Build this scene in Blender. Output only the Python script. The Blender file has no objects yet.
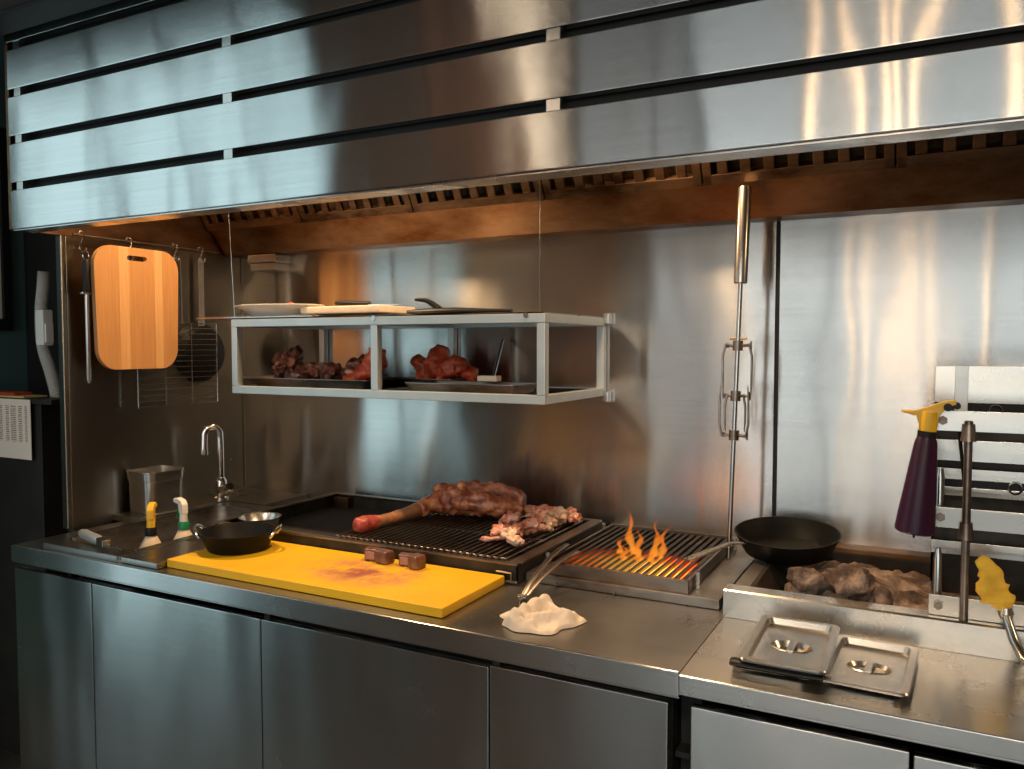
import bpy, bmesh, math, random
from mathutils import Vector, Matrix, noise, geometry
random.seed(7)
PI = math.pi
SC = bpy.context.scene
COL = SC.collection
V = Vector

# ---------------------------------------------------------------- materials
def nt(name):
    m = bpy.data.materials.new(name); m.use_nodes = True
    t = m.node_tree
    return m, t, t.nodes['Principled BSDF']

def lk(t, a, b): t.links.new(a, b)

def coords(t, scale=(1, 1, 1), kind='Object'):
    tc = t.nodes.new('ShaderNodeTexCoord'); mp = t.nodes.new('ShaderNodeMapping')
    mp.inputs['Scale'].default_value = scale
    lk(t, tc.outputs[kind], mp.inputs['Vector'])
    return mp.outputs['Vector']

def noise_node(t, vec, scale, detail=3, rough=.5):
    n = t.nodes.new('ShaderNodeTexNoise')
    n.inputs['Scale'].default_value = scale; n.inputs['Detail'].default_value = detail
    n.inputs['Roughness'].default_value = rough
    lk(t, vec, n.inputs['Vector'])
    return n.outputs['Fac']

def ramp(t, fac, stops):
    r = t.nodes.new('ShaderNodeValToRGB')
    while len(r.color_ramp.elements) < len(stops): r.color_ramp.elements.new(.5)
    for e, (p, c) in zip(r.color_ramp.elements, stops):
        e.position = p; e.color = (c[0], c[1], c[2], 1)
    lk(t, fac, r.inputs['Fac'])
    return r.outputs['Color']

def bump(t, b, h, strength, dist):
    n = t.nodes.new('ShaderNodeBump'); n.inputs['Strength'].default_value = strength
    n.inputs['Distance'].default_value = dist
    lk(t, h, n.inputs['Height']); lk(t, n.outputs['Normal'], b.inputs['Normal'])
    return n

def maprange(t, fac, a, b):
    n = t.nodes.new('ShaderNodeMapRange'); n.inputs['To Min'].default_value = a; n.inputs['To Max'].default_value = b
    lk(t, fac, n.inputs['Value'])
    return n.outputs['Result']

def plain(name, col, rough=.5, metal=0, var=.0, scale=20, bmp=0, spec=.5, **kw):
    m, t, b = nt(name)
    b.inputs['Roughness'].default_value = rough; b.inputs['Metallic'].default_value = metal
    b.inputs['Specular IOR Level'].default_value = spec
    for k, v in kw.items(): b.inputs[k].default_value = v
    vec = coords(t)
    if var:
        f = noise_node(t, vec, scale, 4)
        lo = [c*(1-var) for c in col]; hi = [min(1, c*(1+var)) for c in col]
        lk(t, ramp(t, f, [(.3, lo), (.7, hi)]), b.inputs['Base Color'])
    else:
        b.inputs['Base Color'].default_value = (*col, 1)
    if bmp: bump(t, b, noise_node(t, vec, scale*1.7, 4), 1.0, bmp)
    return m

def steel(name, col=(.60, .60, .59), rough=.34, aniso=.92, tang=(0, 0, 1), wav=.004, wsc=(1.6, 1.6, .5), smudge=.06, stain=None, brush=(1.5, 1.5, 220), smear=0):
    m, t, b = nt(name)
    b.inputs['Metallic'].default_value = 1
    b.inputs['Anisotropic'].default_value = aniso
    cx = t.nodes.new('ShaderNodeCombineXYZ')
    for i in range(3): cx.inputs[i].default_value = tang[i]
    lk(t, cx.outputs[0], b.inputs['Tangent'])
    g = t.nodes.new('ShaderNodeNewGeometry')
    def mp(sc):
        q = t.nodes.new('ShaderNodeMapping'); q.inputs['Scale'].default_value = sc
        lk(t, g.outputs['Position'], q.inputs['Vector']); return q.outputs['Vector']
    s = noise_node(t, mp((3, 3, 2.2)), 1.6, 5, .6)
    lk(t, maprange(t, s, rough-smudge, rough+smudge), b.inputs['Roughness'])
    f = noise_node(t, mp(brush), 1, 2)
    lo = [c*.97 for c in col]; hi = [min(1, c*1.03) for c in col]
    c1 = ramp(t, f, [(.3, lo), (.7, hi)])
    if stain:
        mx = t.nodes.new('ShaderNodeMix'); mx.data_type = 'RGBA'
        sf = noise_node(t, mp((2.5, 2.5, 7)), 1.3, 6, .65)
        r = ramp(t, sf, [(.38, (0, 0, 0)), (.66, (1, 1, 1))])
        lk(t, r, mx.inputs['Factor']); lk(t, c1, mx.inputs[6]); mx.inputs[7].default_value = (*stain, 1)
        lk(t, mx.outputs[2], b.inputs['Base Color'])
    else:
        lk(t, c1, b.inputs['Base Color'])
    nrm = g.outputs['Normal']
    if wav:
        nrm = bump(t, b, noise_node(t, mp(wsc), 2.0, 1), 1.0, wav).outputs['Normal']
    if smear:      # hairline brushing: the grooves tilt the surface across the brushing direction
        wn = t.nodes.new('ShaderNodeTexWhiteNoise'); wn.noise_dimensions = '3D'
        lk(t, mp((900, 900, 900)), wn.inputs['Vector'])
        sp = t.nodes.new('ShaderNodeSeparateColor'); lk(t, wn.outputs['Color'], sp.inputs[0])
        ad = t.nodes.new('ShaderNodeMath'); ad.operation = 'ADD'; lk(t, sp.outputs[0], ad.inputs[0]); lk(t, sp.outputs[1], ad.inputs[1])
        ma = t.nodes.new('ShaderNodeMath'); ma.operation = 'MULTIPLY_ADD'; lk(t, ad.outputs[0], ma.inputs[0]); ma.inputs[1].default_value = smear; ma.inputs[2].default_value = -smear
        vs = t.nodes.new('ShaderNodeVectorMath'); vs.operation = 'SCALE'; vs.inputs[0].default_value = tang; lk(t, ma.outputs[0], vs.inputs['Scale'])
        va = t.nodes.new('ShaderNodeVectorMath'); va.operation = 'ADD'; lk(t, nrm, va.inputs[0]); lk(t, vs.outputs[0], va.inputs[1])
        vn = t.nodes.new('ShaderNodeVectorMath'); vn.operation = 'NORMALIZE'; lk(t, va.outputs[0], vn.inputs[0])
        lk(t, vn.outputs[0], b.inputs['Normal'])
    return m

STEEL = steel('brushed_steel_sheet', rough=.26, aniso=.9, smear=.18)
STEEL_HOOD = steel('brushed_steel_slat', rough=.15, aniso=1.0, wav=.005, wsc=(2.4, 1, .8), smear=.24, smudge=.02)
STEEL_WALL = steel('brushed_steel_cladding', col=(.56, .55, .53), rough=.17, aniso=1.0, wav=.006, wsc=(1.7, 1, .7), smudge=.05, smear=.17)
STEEL_DOOR = steel('brushed_steel_door', col=(.52, .53, .52), rough=.25, aniso=.9, wav=.012, wsc=(2.0, 1, .6), smear=.12)
STEEL_SIDE = steel('worn_steel_side_panel', col=(.30, .28, .25), rough=.30, aniso=.9, wav=.004, smear=.12)
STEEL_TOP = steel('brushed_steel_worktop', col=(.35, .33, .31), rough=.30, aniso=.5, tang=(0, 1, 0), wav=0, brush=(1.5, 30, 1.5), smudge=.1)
STEEL_DOOR_R = steel('bright_steel_door', col=(.60, .61, .60), rough=.25, aniso=.9, wav=.010, wsc=(2.0, 1, .6), smear=.34)
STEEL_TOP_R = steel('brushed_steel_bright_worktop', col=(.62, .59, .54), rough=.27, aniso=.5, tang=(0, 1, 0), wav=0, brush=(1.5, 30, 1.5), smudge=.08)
STEEL_STAIN = steel('grease_stained_steel', col=(.22, .135, .08), rough=.42, aniso=.6, wav=.004, stain=(.10, .04, .012))
STEEL_FILTER = steel('smoke_stained_steel', col=(.22, .135, .08), rough=.42, aniso=.3, wav=0, stain=(.035, .018, .009))
STEEL_DIRTY = steel('soot_marked_steel', col=(.40, .38, .36), rough=.38, aniso=.2, tang=(0, 1, 0), wav=0, stain=(.10, .07, .05))
STEEL_GRILL = steel('grill_steel', col=(.36, .31, .27), rough=.36, aniso=.2, wav=0, stain=(.14, .10, .08))
STEEL_SMOOTH = plain('smooth_steel', (.60, .58, .56), .2, 1, .05, 30)
STEEL_SATIN = plain('satin_steel', (.60, .58, .55), .27, 1, .05, 30)
CHROME = plain('chrome', (.75, .74, .73), .08, 1)
ALU = plain('satin_aluminium', (.60, .64, .64), .42, .8, .05, 15)
DARK_STEEL = plain('soot_black_steel', (.045, .04, .036), .5, .7, .4, 18)
SOOT = plain('soot', (.012, .010, .009), .85, 0, .5, 14, .002)
CAST = plain('seasoned_iron', (.006, .0058, .0055), .5, 0, .2, 30, spec=.14)
BLACK = plain('black_plastic', (.010, .010, .011), .45, 0, spec=.25)
BLACK_PAINT = plain('black_paint', (.012, .013, .013), .6, 0, .15, 6)
BLACK_UNIT = plain('black_wood_front', (.016, .013, .011), .5, 0, .4, 8)
TEAL_WALL = plain('dark_teal_paint', (.07, .15, .155), .7, 0, .1, 4)
CEIL = plain('charcoal_ceiling', (.06, .065, .066), .8, 0, .1, 3)
BROWN_WALL = plain('dark_brown_wall', (.32, .19, .115), .65, 0, .25, 3)
FLOORM = plain('dark_floor', (.07, .06, .052), .5, 0, .25, 4)
PLASTER = plain('grey_plaster', (.30, .29, .27), .8, 0, .1, 3)
YELLOW = None
WHITE_PLASTIC = plain('white_plastic', (.90, .88, .82), .45)
GREY_PLASTIC = plain('grey_corrugated_plastic', (.62, .60, .56), .55)
GREEN = plain('green_plastic', (.01, .22, .09), .4)
YEL_PL = plain('yellow_plastic', (.78, .45, .02), .38)
CREAM_PL = plain('cream_plastic', (.62, .50, .38), .5)
PURPLE = plain('purple_plastic', (.030, .006, .024), .35, 0, spec=.3)
WHITE_CER = plain('white_glazed', (.78, .74, .68), .25)
CLOTH = plain('white_cotton', (.66, .57, .48), .95, 0, .14, 16, .004, spec=.1)
YCLOTH = plain('yellow_cloth', (.90, .50, .05), .85, 0, .25, 25, .002)
PAPERW = plain('red_paper', (.5, .05, .03), .6)
PAPERY = plain('yellow_paper', (.75, .52, .16), .6)
BRICK = None

def mat_board():
    m, t, b = nt('yellow_chopping_board_plastic')
    b.inputs['Roughness'].default_value = .42
    vec = coords(t)
    mp = t.nodes.new('ShaderNodeMapping'); mp.inputs['Location'].default_value = (-.50, .0, 0); mp.inputs['Scale'].default_value = (4.4, 7.5, 1)
    lk(t, vec, mp.inputs['Vector'])
    gr = t.nodes.new('ShaderNodeTexGradient'); gr.gradient_type = 'SPHERICAL'; lk(t, mp.outputs[0], gr.inputs['Vector'])
    n = noise_node(t, vec, 13, 7, .7)
    mu = t.nodes.new('ShaderNodeMath'); mu.operation = 'MULTIPLY'
    lk(t, gr.outputs['Fac'], mu.inputs[0])
    lk(t, ramp(t, n, [(.42, (0, 0, 0)), (.62, (1, 1, 1))]), mu.inputs[1])
    c = ramp(t, mu.outputs[0], [(.0, (.73, .435, .012)), (.30, (.62, .30, .07)), (.75, (.34, .10, .06))])
    mx = t.nodes.new('ShaderNodeMix'); mx.data_type = 'RGBA'; mx.blend_type = 'MULTIPLY'; mx.inputs['Factor'].default_value = .35
    lk(t, c, mx.inputs[6])
    lk(t, ramp(t, noise_node(t, vec, 5, 5, .65), [(.3, (.75, .6, .4)), (.65, (1, 1, 1))]), mx.inputs[7])
    lk(t, mx.outputs[2], b.inputs['Base Color'])
    return m
YELLOW = mat_board()

def mat_bamboo():
    m, t, b = nt('striped_bamboo')
    b.inputs['Roughness'].default_value = .5
    vec = coords(t, (1, 1, 1))
    sp = t.nodes.new('ShaderNodeSeparateXYZ'); lk(t, vec, sp.inputs[0])
    f = maprange(t, sp.outputs['Y'], 0, 1)
    f.node.inputs['From Min'].default_value = -.167; f.node.inputs['From Max'].default_value = .167
    A = (.47, .235, .085); B = (.60, .335, .14)
    r = ramp(t, f, [(0, A), (.27, B), (.385, A), (.70, B), (.80, A)])
    r.node.color_ramp.interpolation = 'CONSTANT'
    g = noise_node(t, coords(t, (60, 60, 2.5)), 2.2, 4, .6)
    mx = t.nodes.new('ShaderNodeMix'); mx.data_type = 'RGBA'; mx.blend_type = 'MULTIPLY'; mx.inputs['Factor'].default_value = .55
    lk(t, r, mx.inputs[6]); lk(t, ramp(t, g, [(.3, (.66, .58, .5)), (.7, (1, 1, 1))]), mx.inputs[7])
    lk(t, mx.outputs[2], b.inputs['Base Color'])
    return m
BAMBOO = mat_bamboo()

def mat_meat(name, stops, rough=.34, scale=14, bmp=.006, coat=.3):
    m, t, b = nt(name)
    b.inputs['Roughness'].default_value = rough
    b.inputs['Coat Weight'].default_value = coat; b.inputs['Coat Roughness'].default_value = .25
    vec = coords(t)
    f = noise_node(t, vec, scale, 6, .65)
    lk(t, ramp(t, f, stops), b.inputs['Base Color'])
    bump(t, b, noise_node(t, vec, scale*3, 5, .6), 1, bmp)
    return m
ROAST = mat_meat('roasted_meat', [(.30, (.055, .014, .008)), (.46, (.24, .060, .026)), (.64, (.58, .25, .12))], scale=20, bmp=.006)
SHANK = mat_meat('roasted_shank', [(.3, (.16, .055, .022)), (.55, (.36, .16, .07)), (.7, (.50, .26, .13))])
BONE_END = mat_meat('raw_red_end', [(.3, (.22, .022, .018)), (.6, (.42, .07, .05)), (.75, (.55, .24, .17))])
DARKMEAT = mat_meat('dark_marinated_meat', [(.3, (.03, .010, .007)), (.5, (.12, .03, .018)), (.66, (.36, .11, .06))], scale=24, bmp=.008)
REDMEAT = mat_meat('red_marinated_meat', [(.3, (.20, .014, .006)), (.5, (.48, .055, .016)), (.68, (.70, .18, .055))], scale=22, bmp=.007)
PINKMEAT = mat_meat('pink_scraps', [(.3, (.34, .075, .055)), (.5, (.52, .20, .14)), (.68, (.70, .46, .34))], scale=28, bmp=.003)
FATMEAT = mat_meat('pale_fat', [(.3, (.50, .24, .15)), (.6, (.74, .52, .38))], scale=30, bmp=.003)
STEAK = mat_meat('seared_cube', [(.3, (.05, .018, .012)), (.55, (.15, .06, .04)), (.7, (.28, .13, .10))], scale=30, bmp=.003)
STEAK_CUT = mat_meat('pink_cut_face', [(.3, (.28, .12, .09)), (.7, (.42, .22, .18))], scale=40, bmp=.002)
ASH = None
def mat_ash():
    m, t, b = nt('grey_ash')
    b.inputs['Roughness'].default_value = .95
    vec = coords(t)
    f = noise_node(t, vec, 9, 8, .72)
    lk(t, ramp(t, f, [(.34, (.016, .012, .010)), (.48, (.10, .065, .05)), (.60, (.30, .22, .18)), (.74, (.46, .34, .26))]), b.inputs['Base Color'])
    bump(t, b, noise_node(t, vec, 60, 5, .7), 1, .01)
    return m
ASH = mat_ash()

def mat_brick():
    m, t, b = nt('salmon_brick')
    b.inputs['Roughness'].default_value = .85
    vec = coords(t, (1, 1, 1))
    sp = t.nodes.new('ShaderNodeSeparateXYZ'); lk(t, vec, sp.inputs[0])
    cb = t.nodes.new('ShaderNodeCombineXYZ'); lk(t, sp.outputs['Y'], cb.inputs[0]); lk(t, sp.outputs['Z'], cb.inputs[1])
    k = t.nodes.new('ShaderNodeTexBrick'); k.inputs['Scale'].default_value = 3.5
    k.inputs['Color1'].default_value = (.62, .30, .17, 1); k.inputs['Color2'].default_value = (.52, .24, .14, 1); k.inputs['Mortar'].default_value = (.25, .16, .12, 1)
    lk(t, cb.outputs[0], k.inputs['Vector'])
    lk(t, k.outputs['Color'], b.inputs['Base Color'])
    return m
BRICK = mat_brick()

def mat_paper():
    m, t, b = nt('printed_table_paper')
    b.inputs['Roughness'].default_value = .8
    vec = coords(t)
    sp = t.nodes.new('ShaderNodeSeparateXYZ'); lk(t, vec, sp.inputs[0])
    def math_(op, a, bb):
        n = t.nodes.new('ShaderNodeMath'); n.operation = op
        if isinstance(a, float): n.inputs[0].default_value = a
        else: lk(t, a, n.inputs[0])
        if isinstance(bb, float): n.inputs[1].default_value = bb
        elif bb is not None: lk(t, bb, n.inputs[1])
        return n.outputs[0]
    row = math_('LESS_THAN', math_('FRACT', math_('MULTIPLY', sp.outputs['Z'], 150.0), None), .52)
    x = sp.outputs['X']
    def band(a, c): return math_('MULTIPLY', math_('GREATER_THAN', x, a), math_('LESS_THAN', x, c))
    cols = band(.114, .128)
    for a, c in ((.076, .098), (.030, .062), (.0, .02), (-.05, -.02)):
        cols = math_('ADD', cols, band(a, c))
    zz = math_('MULTIPLY', math_('GREATER_THAN', sp.outputs['Z'], -.045), math_('LESS_THAN', sp.outputs['Z'], .085))
    dots = math_('GREATER_THAN', noise_node(t, coords(t, (330, 1, 150)), 1.0, 1), .42)
    f = math_('MULTIPLY', math_('MULTIPLY', math_('MULTIPLY', row, cols), zz), dots)
    mx = t.nodes.new('ShaderNodeMix'); mx.data_type = 'RGBA'
    lk(t, f, mx.inputs['Factor']); mx.inputs[6].default_value = (.95, .80, .68, 1); mx.inputs[7].default_value = (.20, .12, .10, 1)
    lk(t, mx.outputs[2], b.inputs['Base Color'])
    return m
PAPER = mat_paper()

def emit(name, col, s):
    m = bpy.data.materials.new(name); m.use_nodes = True; t = m.node_tree
    b = t.nodes['Principled BSDF']; b.inputs['Base Color'].default_value = (.0, .0, .0, 1)
    b.inputs['Emission Color'].default_value = (*col, 1); b.inputs['Emission Strength'].default_value = s
    return m
BULB = emit('warm_bulb_glow', (1, .66, .38), 8.5)

def mat_flame():
    m = bpy.data.materials.new('flame'); m.use_nodes = True; t = m.node_tree
    for n in list(t.nodes): t.nodes.remove(n)
    out = t.nodes.new('ShaderNodeOutputMaterial'); mx = t.nodes.new('ShaderNodeMixShader')
    tr = t.nodes.new('ShaderNodeBsdfTransparent'); em = t.nodes.new('ShaderNodeEmission')
    tc = t.nodes.new('ShaderNodeTexCoord'); sp = t.nodes.new('ShaderNodeSeparateXYZ'); lk(t, tc.outputs['Generated'], sp.inputs[0])
    c = ramp(t, sp.outputs['Z'], [(0, (1, .36, .04)), (.4, (1, .26, .02)), (1, (.85, .11, .008))])
    lk(t, c, em.inputs['Color']); em.inputs['Strength'].default_value = 1.1
    lw = t.nodes.new('ShaderNodeLayerWeight'); lw.inputs['Blend'].default_value = .5
    f1 = maprange(t, lw.outputs['Facing'], .62, -.2)
    a = t.nodes.new('ShaderNodeMath'); a.operation = 'MULTIPLY'
    lk(t, f1, a.inputs[0]); lk(t, maprange(t, sp.outputs['Z'], 1.0, .25), a.inputs[1])
    lk(t, a.outputs[0], mx.inputs[0]); lk(t, tr.outputs[0], mx.inputs[1]); lk(t, em.outputs[0], mx.inputs[2])
    lk(t, mx.outputs[0], out.inputs['Surface'])
    return m
FLAME = mat_flame()

def mat_coal():
    m, t, b = nt('glowing_charcoal')
    b.inputs['Base Color'].default_value = (.02, .016, .014, 1); b.inputs['Roughness'].default_value = .9
    vec = coords(t)
    f = noise_node(t, vec, 16, 4, .6)
    mp = t.nodes.new('ShaderNodeMapping'); mp.inputs['Scale'].default_value = (4.6, 5.2, 1); lk(t, vec, mp.inputs['Vector'])
    gr = t.nodes.new('ShaderNodeTexGradient'); gr.gradient_type = 'SPHERICAL'; lk(t, mp.outputs[0], gr.inputs['Vector'])
    ad = t.nodes.new('ShaderNodeMath'); ad.operation = 'MULTIPLY'
    lk(t, maprange(t, f, .1, 1.5), ad.inputs[0]); lk(t, gr.outputs['Fac'], ad.inputs[1])
    c = ramp(t, ad.outputs[0], [(.08, (0, 0, 0)), (.22, (.6, .04, .004)), (.4, (1, .22, .015)), (.6, (1, .48, .06))])
    lk(t, c, b.inputs['Emission Color']); b.inputs['Emission Strength'].default_value = 5.0
    return m
COAL = mat_coal()
CHAR = plain('charcoal', (.02, .018, .017), .8, 0, .5, 30, .004)
GLASS_DARK = plain('window_frame_black', (.02, .02, .022), .5)
WOODW = plain('pale_wood', (.76, .64, .50), .55, 0, .12, 14)

# ---------------------------------------------------------------- mesh helpers
ORG = {}
class MB:
    def __init__(s): s.bm = bmesh.new(); s.bev = False
    def box(s, x0, x1, y0, y1, z0, z1, bev=0, seg=2, M=None):
        b = bmesh.new(); bmesh.ops.create_cube(b, size=1)
        for v in b.verts: v.co = V(((x0+x1)/2+v.co.x*(x1-x0), (y0+y1)/2+v.co.y*(y1-y0), (z0+z1)/2+v.co.z*(z1-z0)))
        if bev: s.bev = True; bmesh.ops.bevel(b, geom=b.edges[:], offset=bev, segments=seg, profile=.5, affect='EDGES', clamp_overlap=True)
        return s.add(b, M)
    def add(s, b, M=None):
        if M is not None: bmesh.ops.transform(b, matrix=M, verts=b.verts)
        me = bpy.data.meshes.new('t'); b.to_mesh(me); b.free(); s.bm.from_mesh(me); bpy.data.meshes.remove(me)
        return s
    def sweep(s, pts, radii, n=10, sq=None, caps=True, closed=False, amp=0, nsc=20, up=None):
        pts = [V(p) for p in pts]; N = len(pts)
        if not hasattr(radii, '__len__'): radii = [radii]*N
        b = bmesh.new(); rings = []
        prev = None
        for i, p in enumerate(pts):
            if closed: d = pts[(i+1) % N]-pts[i-1]
            else: d = pts[min(i+1, N-1)]-pts[max(i-1, 0)]
            d.normalize()
            if prev is None:
                u = V(up) if up else (V((0, 0, 1)) if abs(d.z) < .9 else V((1, 0, 0)))
                u = (u-d*u.dot(d)).normalized()
            else:
                u = (prev-d*prev.dot(d)).normalized()
            prev = u; w = d.cross(u); ring = []
            for k in range(n):
                a = 2*PI*k/n; r = radii[i]
                ru, rw = (r*(sq[0] if sq else 1), r*(sq[1] if sq else 1))
                co = p+u*math.cos(a)*ru+w*math.sin(a)*rw
                if amp: 
                    nn = noise.noise(co*nsc)+.5*noise.noise(co*nsc*2.3)
                    co = co+(co-p)*amp*nn
                ring.append(b.verts.new(co))
            rings.append(ring)
        M = N if closed else N-1
        for i in range(M):
            A, B = rings[i], rings[(i+1) % N]
            for k in range(n): b.faces.new((A[k], A[(k+1) % n], B[(k+1) % n], B[k]))
        if caps and not closed:
            b.faces.new(rings[0][::-1]); b.faces.new(rings[-1])
        bmesh.ops.recalc_face_normals(b, faces=b.faces)
        return s.add(b)
    def rod(s, p, q, r, n=10): return s.sweep([p, q], r, n)
    def tube(s, pts, r, n=8, closed=False): return s.sweep(pts, r, n, closed=closed)
    def lathe(s, prof, c=(0, 0, 0), n=32, M=None, sx=1, sy=1, close=False):
        b = bmesh.new(); rings = []
        for r, z in prof:
            if r < 1e-6: rings.append([b.verts.new((0, 0, z))]*n)
            else: rings.append([b.verts.new((r*sx*math.cos(2*PI*k/n), r*sy*math.sin(2*PI*k/n), z)) for k in range(n)])
        for A, B in zip(rings, rings[1:]+([rings[0]] if close else [])):
            for k in range(n):
                f = [A[k], A[(k+1) % n], B[(k+1) % n], B[k]]
                u = []
                for v in f:
                    if v not in u: u.append(v)
                if len(u) > 2: b.faces.new(u)
        bmesh.ops.recalc_face_normals(b, faces=b.faces)
        T = Matrix.Translation(V(c))
        return s.add(b, T if M is None else T @ M)
    def prism(s, poly, axis, a, c, bev=0, M=None):
        b = bmesh.new()
        def mk(p, t):
            return {'x': (t, p[0], p[1]), 'y': (p[0], t, p[1]), 'z': (p[0], p[1], t)}[axis]
        A = [b.verts.new(mk(p, a)) for p in poly]; B = [b.verts.new(mk(p, c)) for p in poly]
        n = len(poly)
        b.faces.new(A); b.faces.new(B[::-1])
        for k in range(n): b.faces.new((A[k], B[k], B[(k+1) % n], A[(k+1) % n]))
        bmesh.ops.recalc_face_normals(b, faces=b.faces)
        if bev: s.bev = True; bmesh.ops.bevel(b, geom=b.edges[:], offset=bev, segments=2, profile=.5, affect='EDGES', clamp_overlap=True)
        return s.add(b, M)
    def holed(s, outer, inner, axis, a, c):
        def mk(p, t):
            return {'x': (t, p[0], p[1]), 'y': (p[0], t, p[1]), 'z': (p[0], p[1], t)}[axis]
        b = bmesh.new(); allp = outer+inner
        A = [b.verts.new(mk(p, a)) for p in allp]; B = [b.verts.new(mk(p, c)) for p in allp]
        tris = geometry.tessellate_polygon([[V((p[0], p[1], 0)) for p in outer], [V((p[0], p[1], 0)) for p in inner]])
        for t in tris:
            try:
                b.faces.new([A[i] for i in t]); b.faces.new([B[i] for i in reversed(t)])
            except ValueError: pass
        no = len(outer)
        for base, n in ((0, no), (no, len(inner))):
            for k in range(n):
                i, j = base+k, base+(k+1) % n
                b.faces.new((A[i], A[j], B[j], B[i]))
        bmesh.ops.recalc_face_normals(b, faces=b.faces)
        return s.add(b)
    def blob(s, c, r, amp=.25, nsc=18, sub=3, M=None, seed=0):
        b = bmesh.new(); bmesh.ops.create_icosphere(b, subdivisions=sub, radius=1)
        for v in b.verts:
            d = v.co.normalized(); q = V((d.x*r[0], d.y*r[1], d.z*r[2]))
            k = 1+amp*(noise.noise(q*nsc+V((seed*7.3, seed*3.1, seed)))+.5*noise.noise(q*nsc*2.4+V((seed, 5, seed*2))))
            v.co = q*k
        T = Matrix.Translation(V(c))
        return s.add(b, T if M is None else T @ M)
    def heights(s, x0, x1, y0, y1, nx, ny, fn):
        b = bmesh.new(); g = []
        for j in range(ny+1):
            row = []
            for i in range(nx+1):
                x = x0+(x1-x0)*i/nx; y = y0+(y1-y0)*j/ny
                row.append(b.verts.new((x, y, fn(x, y))))
            g.append(row)
        for j in range(ny):
            for i in range(nx): b.faces.new((g[j][i], g[j][i+1], g[j+1][i+1], g[j+1][i]))
        return s.add(b)
    def build(s, name, mat, parent=None, org=None, angle=38, smooth=True, local=False):
        o = V((0, 0, 0))
        if parent is not None and not local: o = ORG[parent.name]
        if parent is None and org is not None: o = V(org)
        if o.length and not local: bmesh.ops.translate(s.bm, verts=s.bm.verts, vec=-o)
        me = bpy.data.meshes.new(name); s.bm.to_mesh(me); s.bm.free()
        if smooth:
            me.shade_smooth(); me.set_sharp_from_angle(angle=math.radians(angle))
        me.materials.append(mat)
        ob = bpy.data.objects.new(name, me); COL.objects.link(ob)
        if s.bev and smooth:
            wm = ob.modifiers.new('weighted_normals', 'WEIGHTED_NORMAL'); wm.weight = 100; wm.keep_sharp = True
        if parent is not None: ob.parent = parent; ORG[ob.name] = o
        else:
            ob.location = V(org) if org is not None else (0, 0, 0); ORG[ob.name] = V(ob.location)
        return ob

def tag(o, label=None, cat=None, group=None, kind=None):
    if label: o['label'] = label
    if cat: o['category'] = cat
    if group: o['group'] = group
    if kind: o['kind'] = kind
    return o

def thing(name, label, cat, loc, rz=0, group=None):
    o = bpy.data.objects.new(name, None); COL.objects.link(o)
    o.empty_display_size = .05
    o.location = loc; o.rotation_euler = (0, 0, rz)
    ORG[o.name] = V(loc)
    return tag(o, label, cat, group)

def struct(name, mb, mat, **kw):
    o = mb.build(name, mat, **kw); o['kind'] = 'structure'; return o

def dup(root, loc, rz=None, label=None):
    r = root.copy(); COL.objects.link(r); r.location = loc
    if rz is not None: r.rotation_euler = (r.rotation_euler[0], r.rotation_euler[1], rz)
    if label: r['label'] = label
    for ch in list(root.children):
        c = ch.copy(); COL.objects.link(c); c.parent = r
        for g in ch.children:
            d = g.copy(); COL.objects.link(d); d.parent = c
    return r

def rrect(w, h, r, n=8, cx=0, cy=0):
    out = []
    for (sx, sy, a0) in ((1, 1, 0), (-1, 1, PI/2), (-1, -1, PI), (1, -1, 1.5*PI)):
        for k in range(n+1):
            a = a0+PI/2*k/n
            out.append((cx+sx*(w/2-r)+r*math.cos(a), cy+sy*(h/2-r)+r*math.sin(a)))
    return out

def arc(c, r, a0, a1, n, plane='xz'):
    out = []
    for k in range(n+1):
        a = a0+(a1-a0)*k/n; u, w = r*math.cos(a), r*math.sin(a)
        out.append({'xz': (c[0]+u, c[1], c[2]+w), 'yz': (c[0], c[1]+u, c[2]+w), 'xy': (c[0]+u, c[1]+w, c[2])}[plane])
    return out

# ---------------------------------------------------------------- setting
RX = 2.4           # how far the kitchen runs on to the right, out of the picture
XL = -3.6; YR = -6.0; HC = 3.7
struct('floor', MB().box(XL-.1, 3.6, YR-.1, 2.7, -.1, 0), FLOORM)
struct('ceiling', MB().box(XL-.1, 3.6, YR-.1, 2.7, HC, HC+.1), CEIL)
struct('wall_back', MB().box(XL-.1, 3.6, 2.535, 2.65, 0, HC), BLACK_PAINT)
struct('wall_right', MB().box(3.5, 3.6, YR, 2.6, 0, HC), PLASTER)
# left wall with the big window, then a dark stretch and a brick stretch
WY0, WY1 = -1.2, .95
w = MB(); w.box(XL-.1, XL, WY1, 2.54, 0, HC); w.box(XL-.1, XL, -.58, .42, 0, .06); w.box(XL-.1, XL, WY0, -.58, 0, 1.2); w.box(XL-.1, XL, .42, WY1, 0, 1.45); w.box(XL-.1, XL, WY0, WY1, 3.5, HC)  # low walls under the window are added to darken the door reflections
struct('wall_left', w, TEAL_WALL)
struct('wall_left_middle', MB().box(XL-.1, XL, -2.75, WY0, 0, HC), BROWN_WALL)
struct('wall_left_brick', MB().box(XL-.1, XL+.02, -4.3, -2.75, 0, HC), BRICK)
struct('wall_left_rear', MB().box(XL-.1, XL, YR, -4.3, 0, HC), BROWN_WALL)
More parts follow.
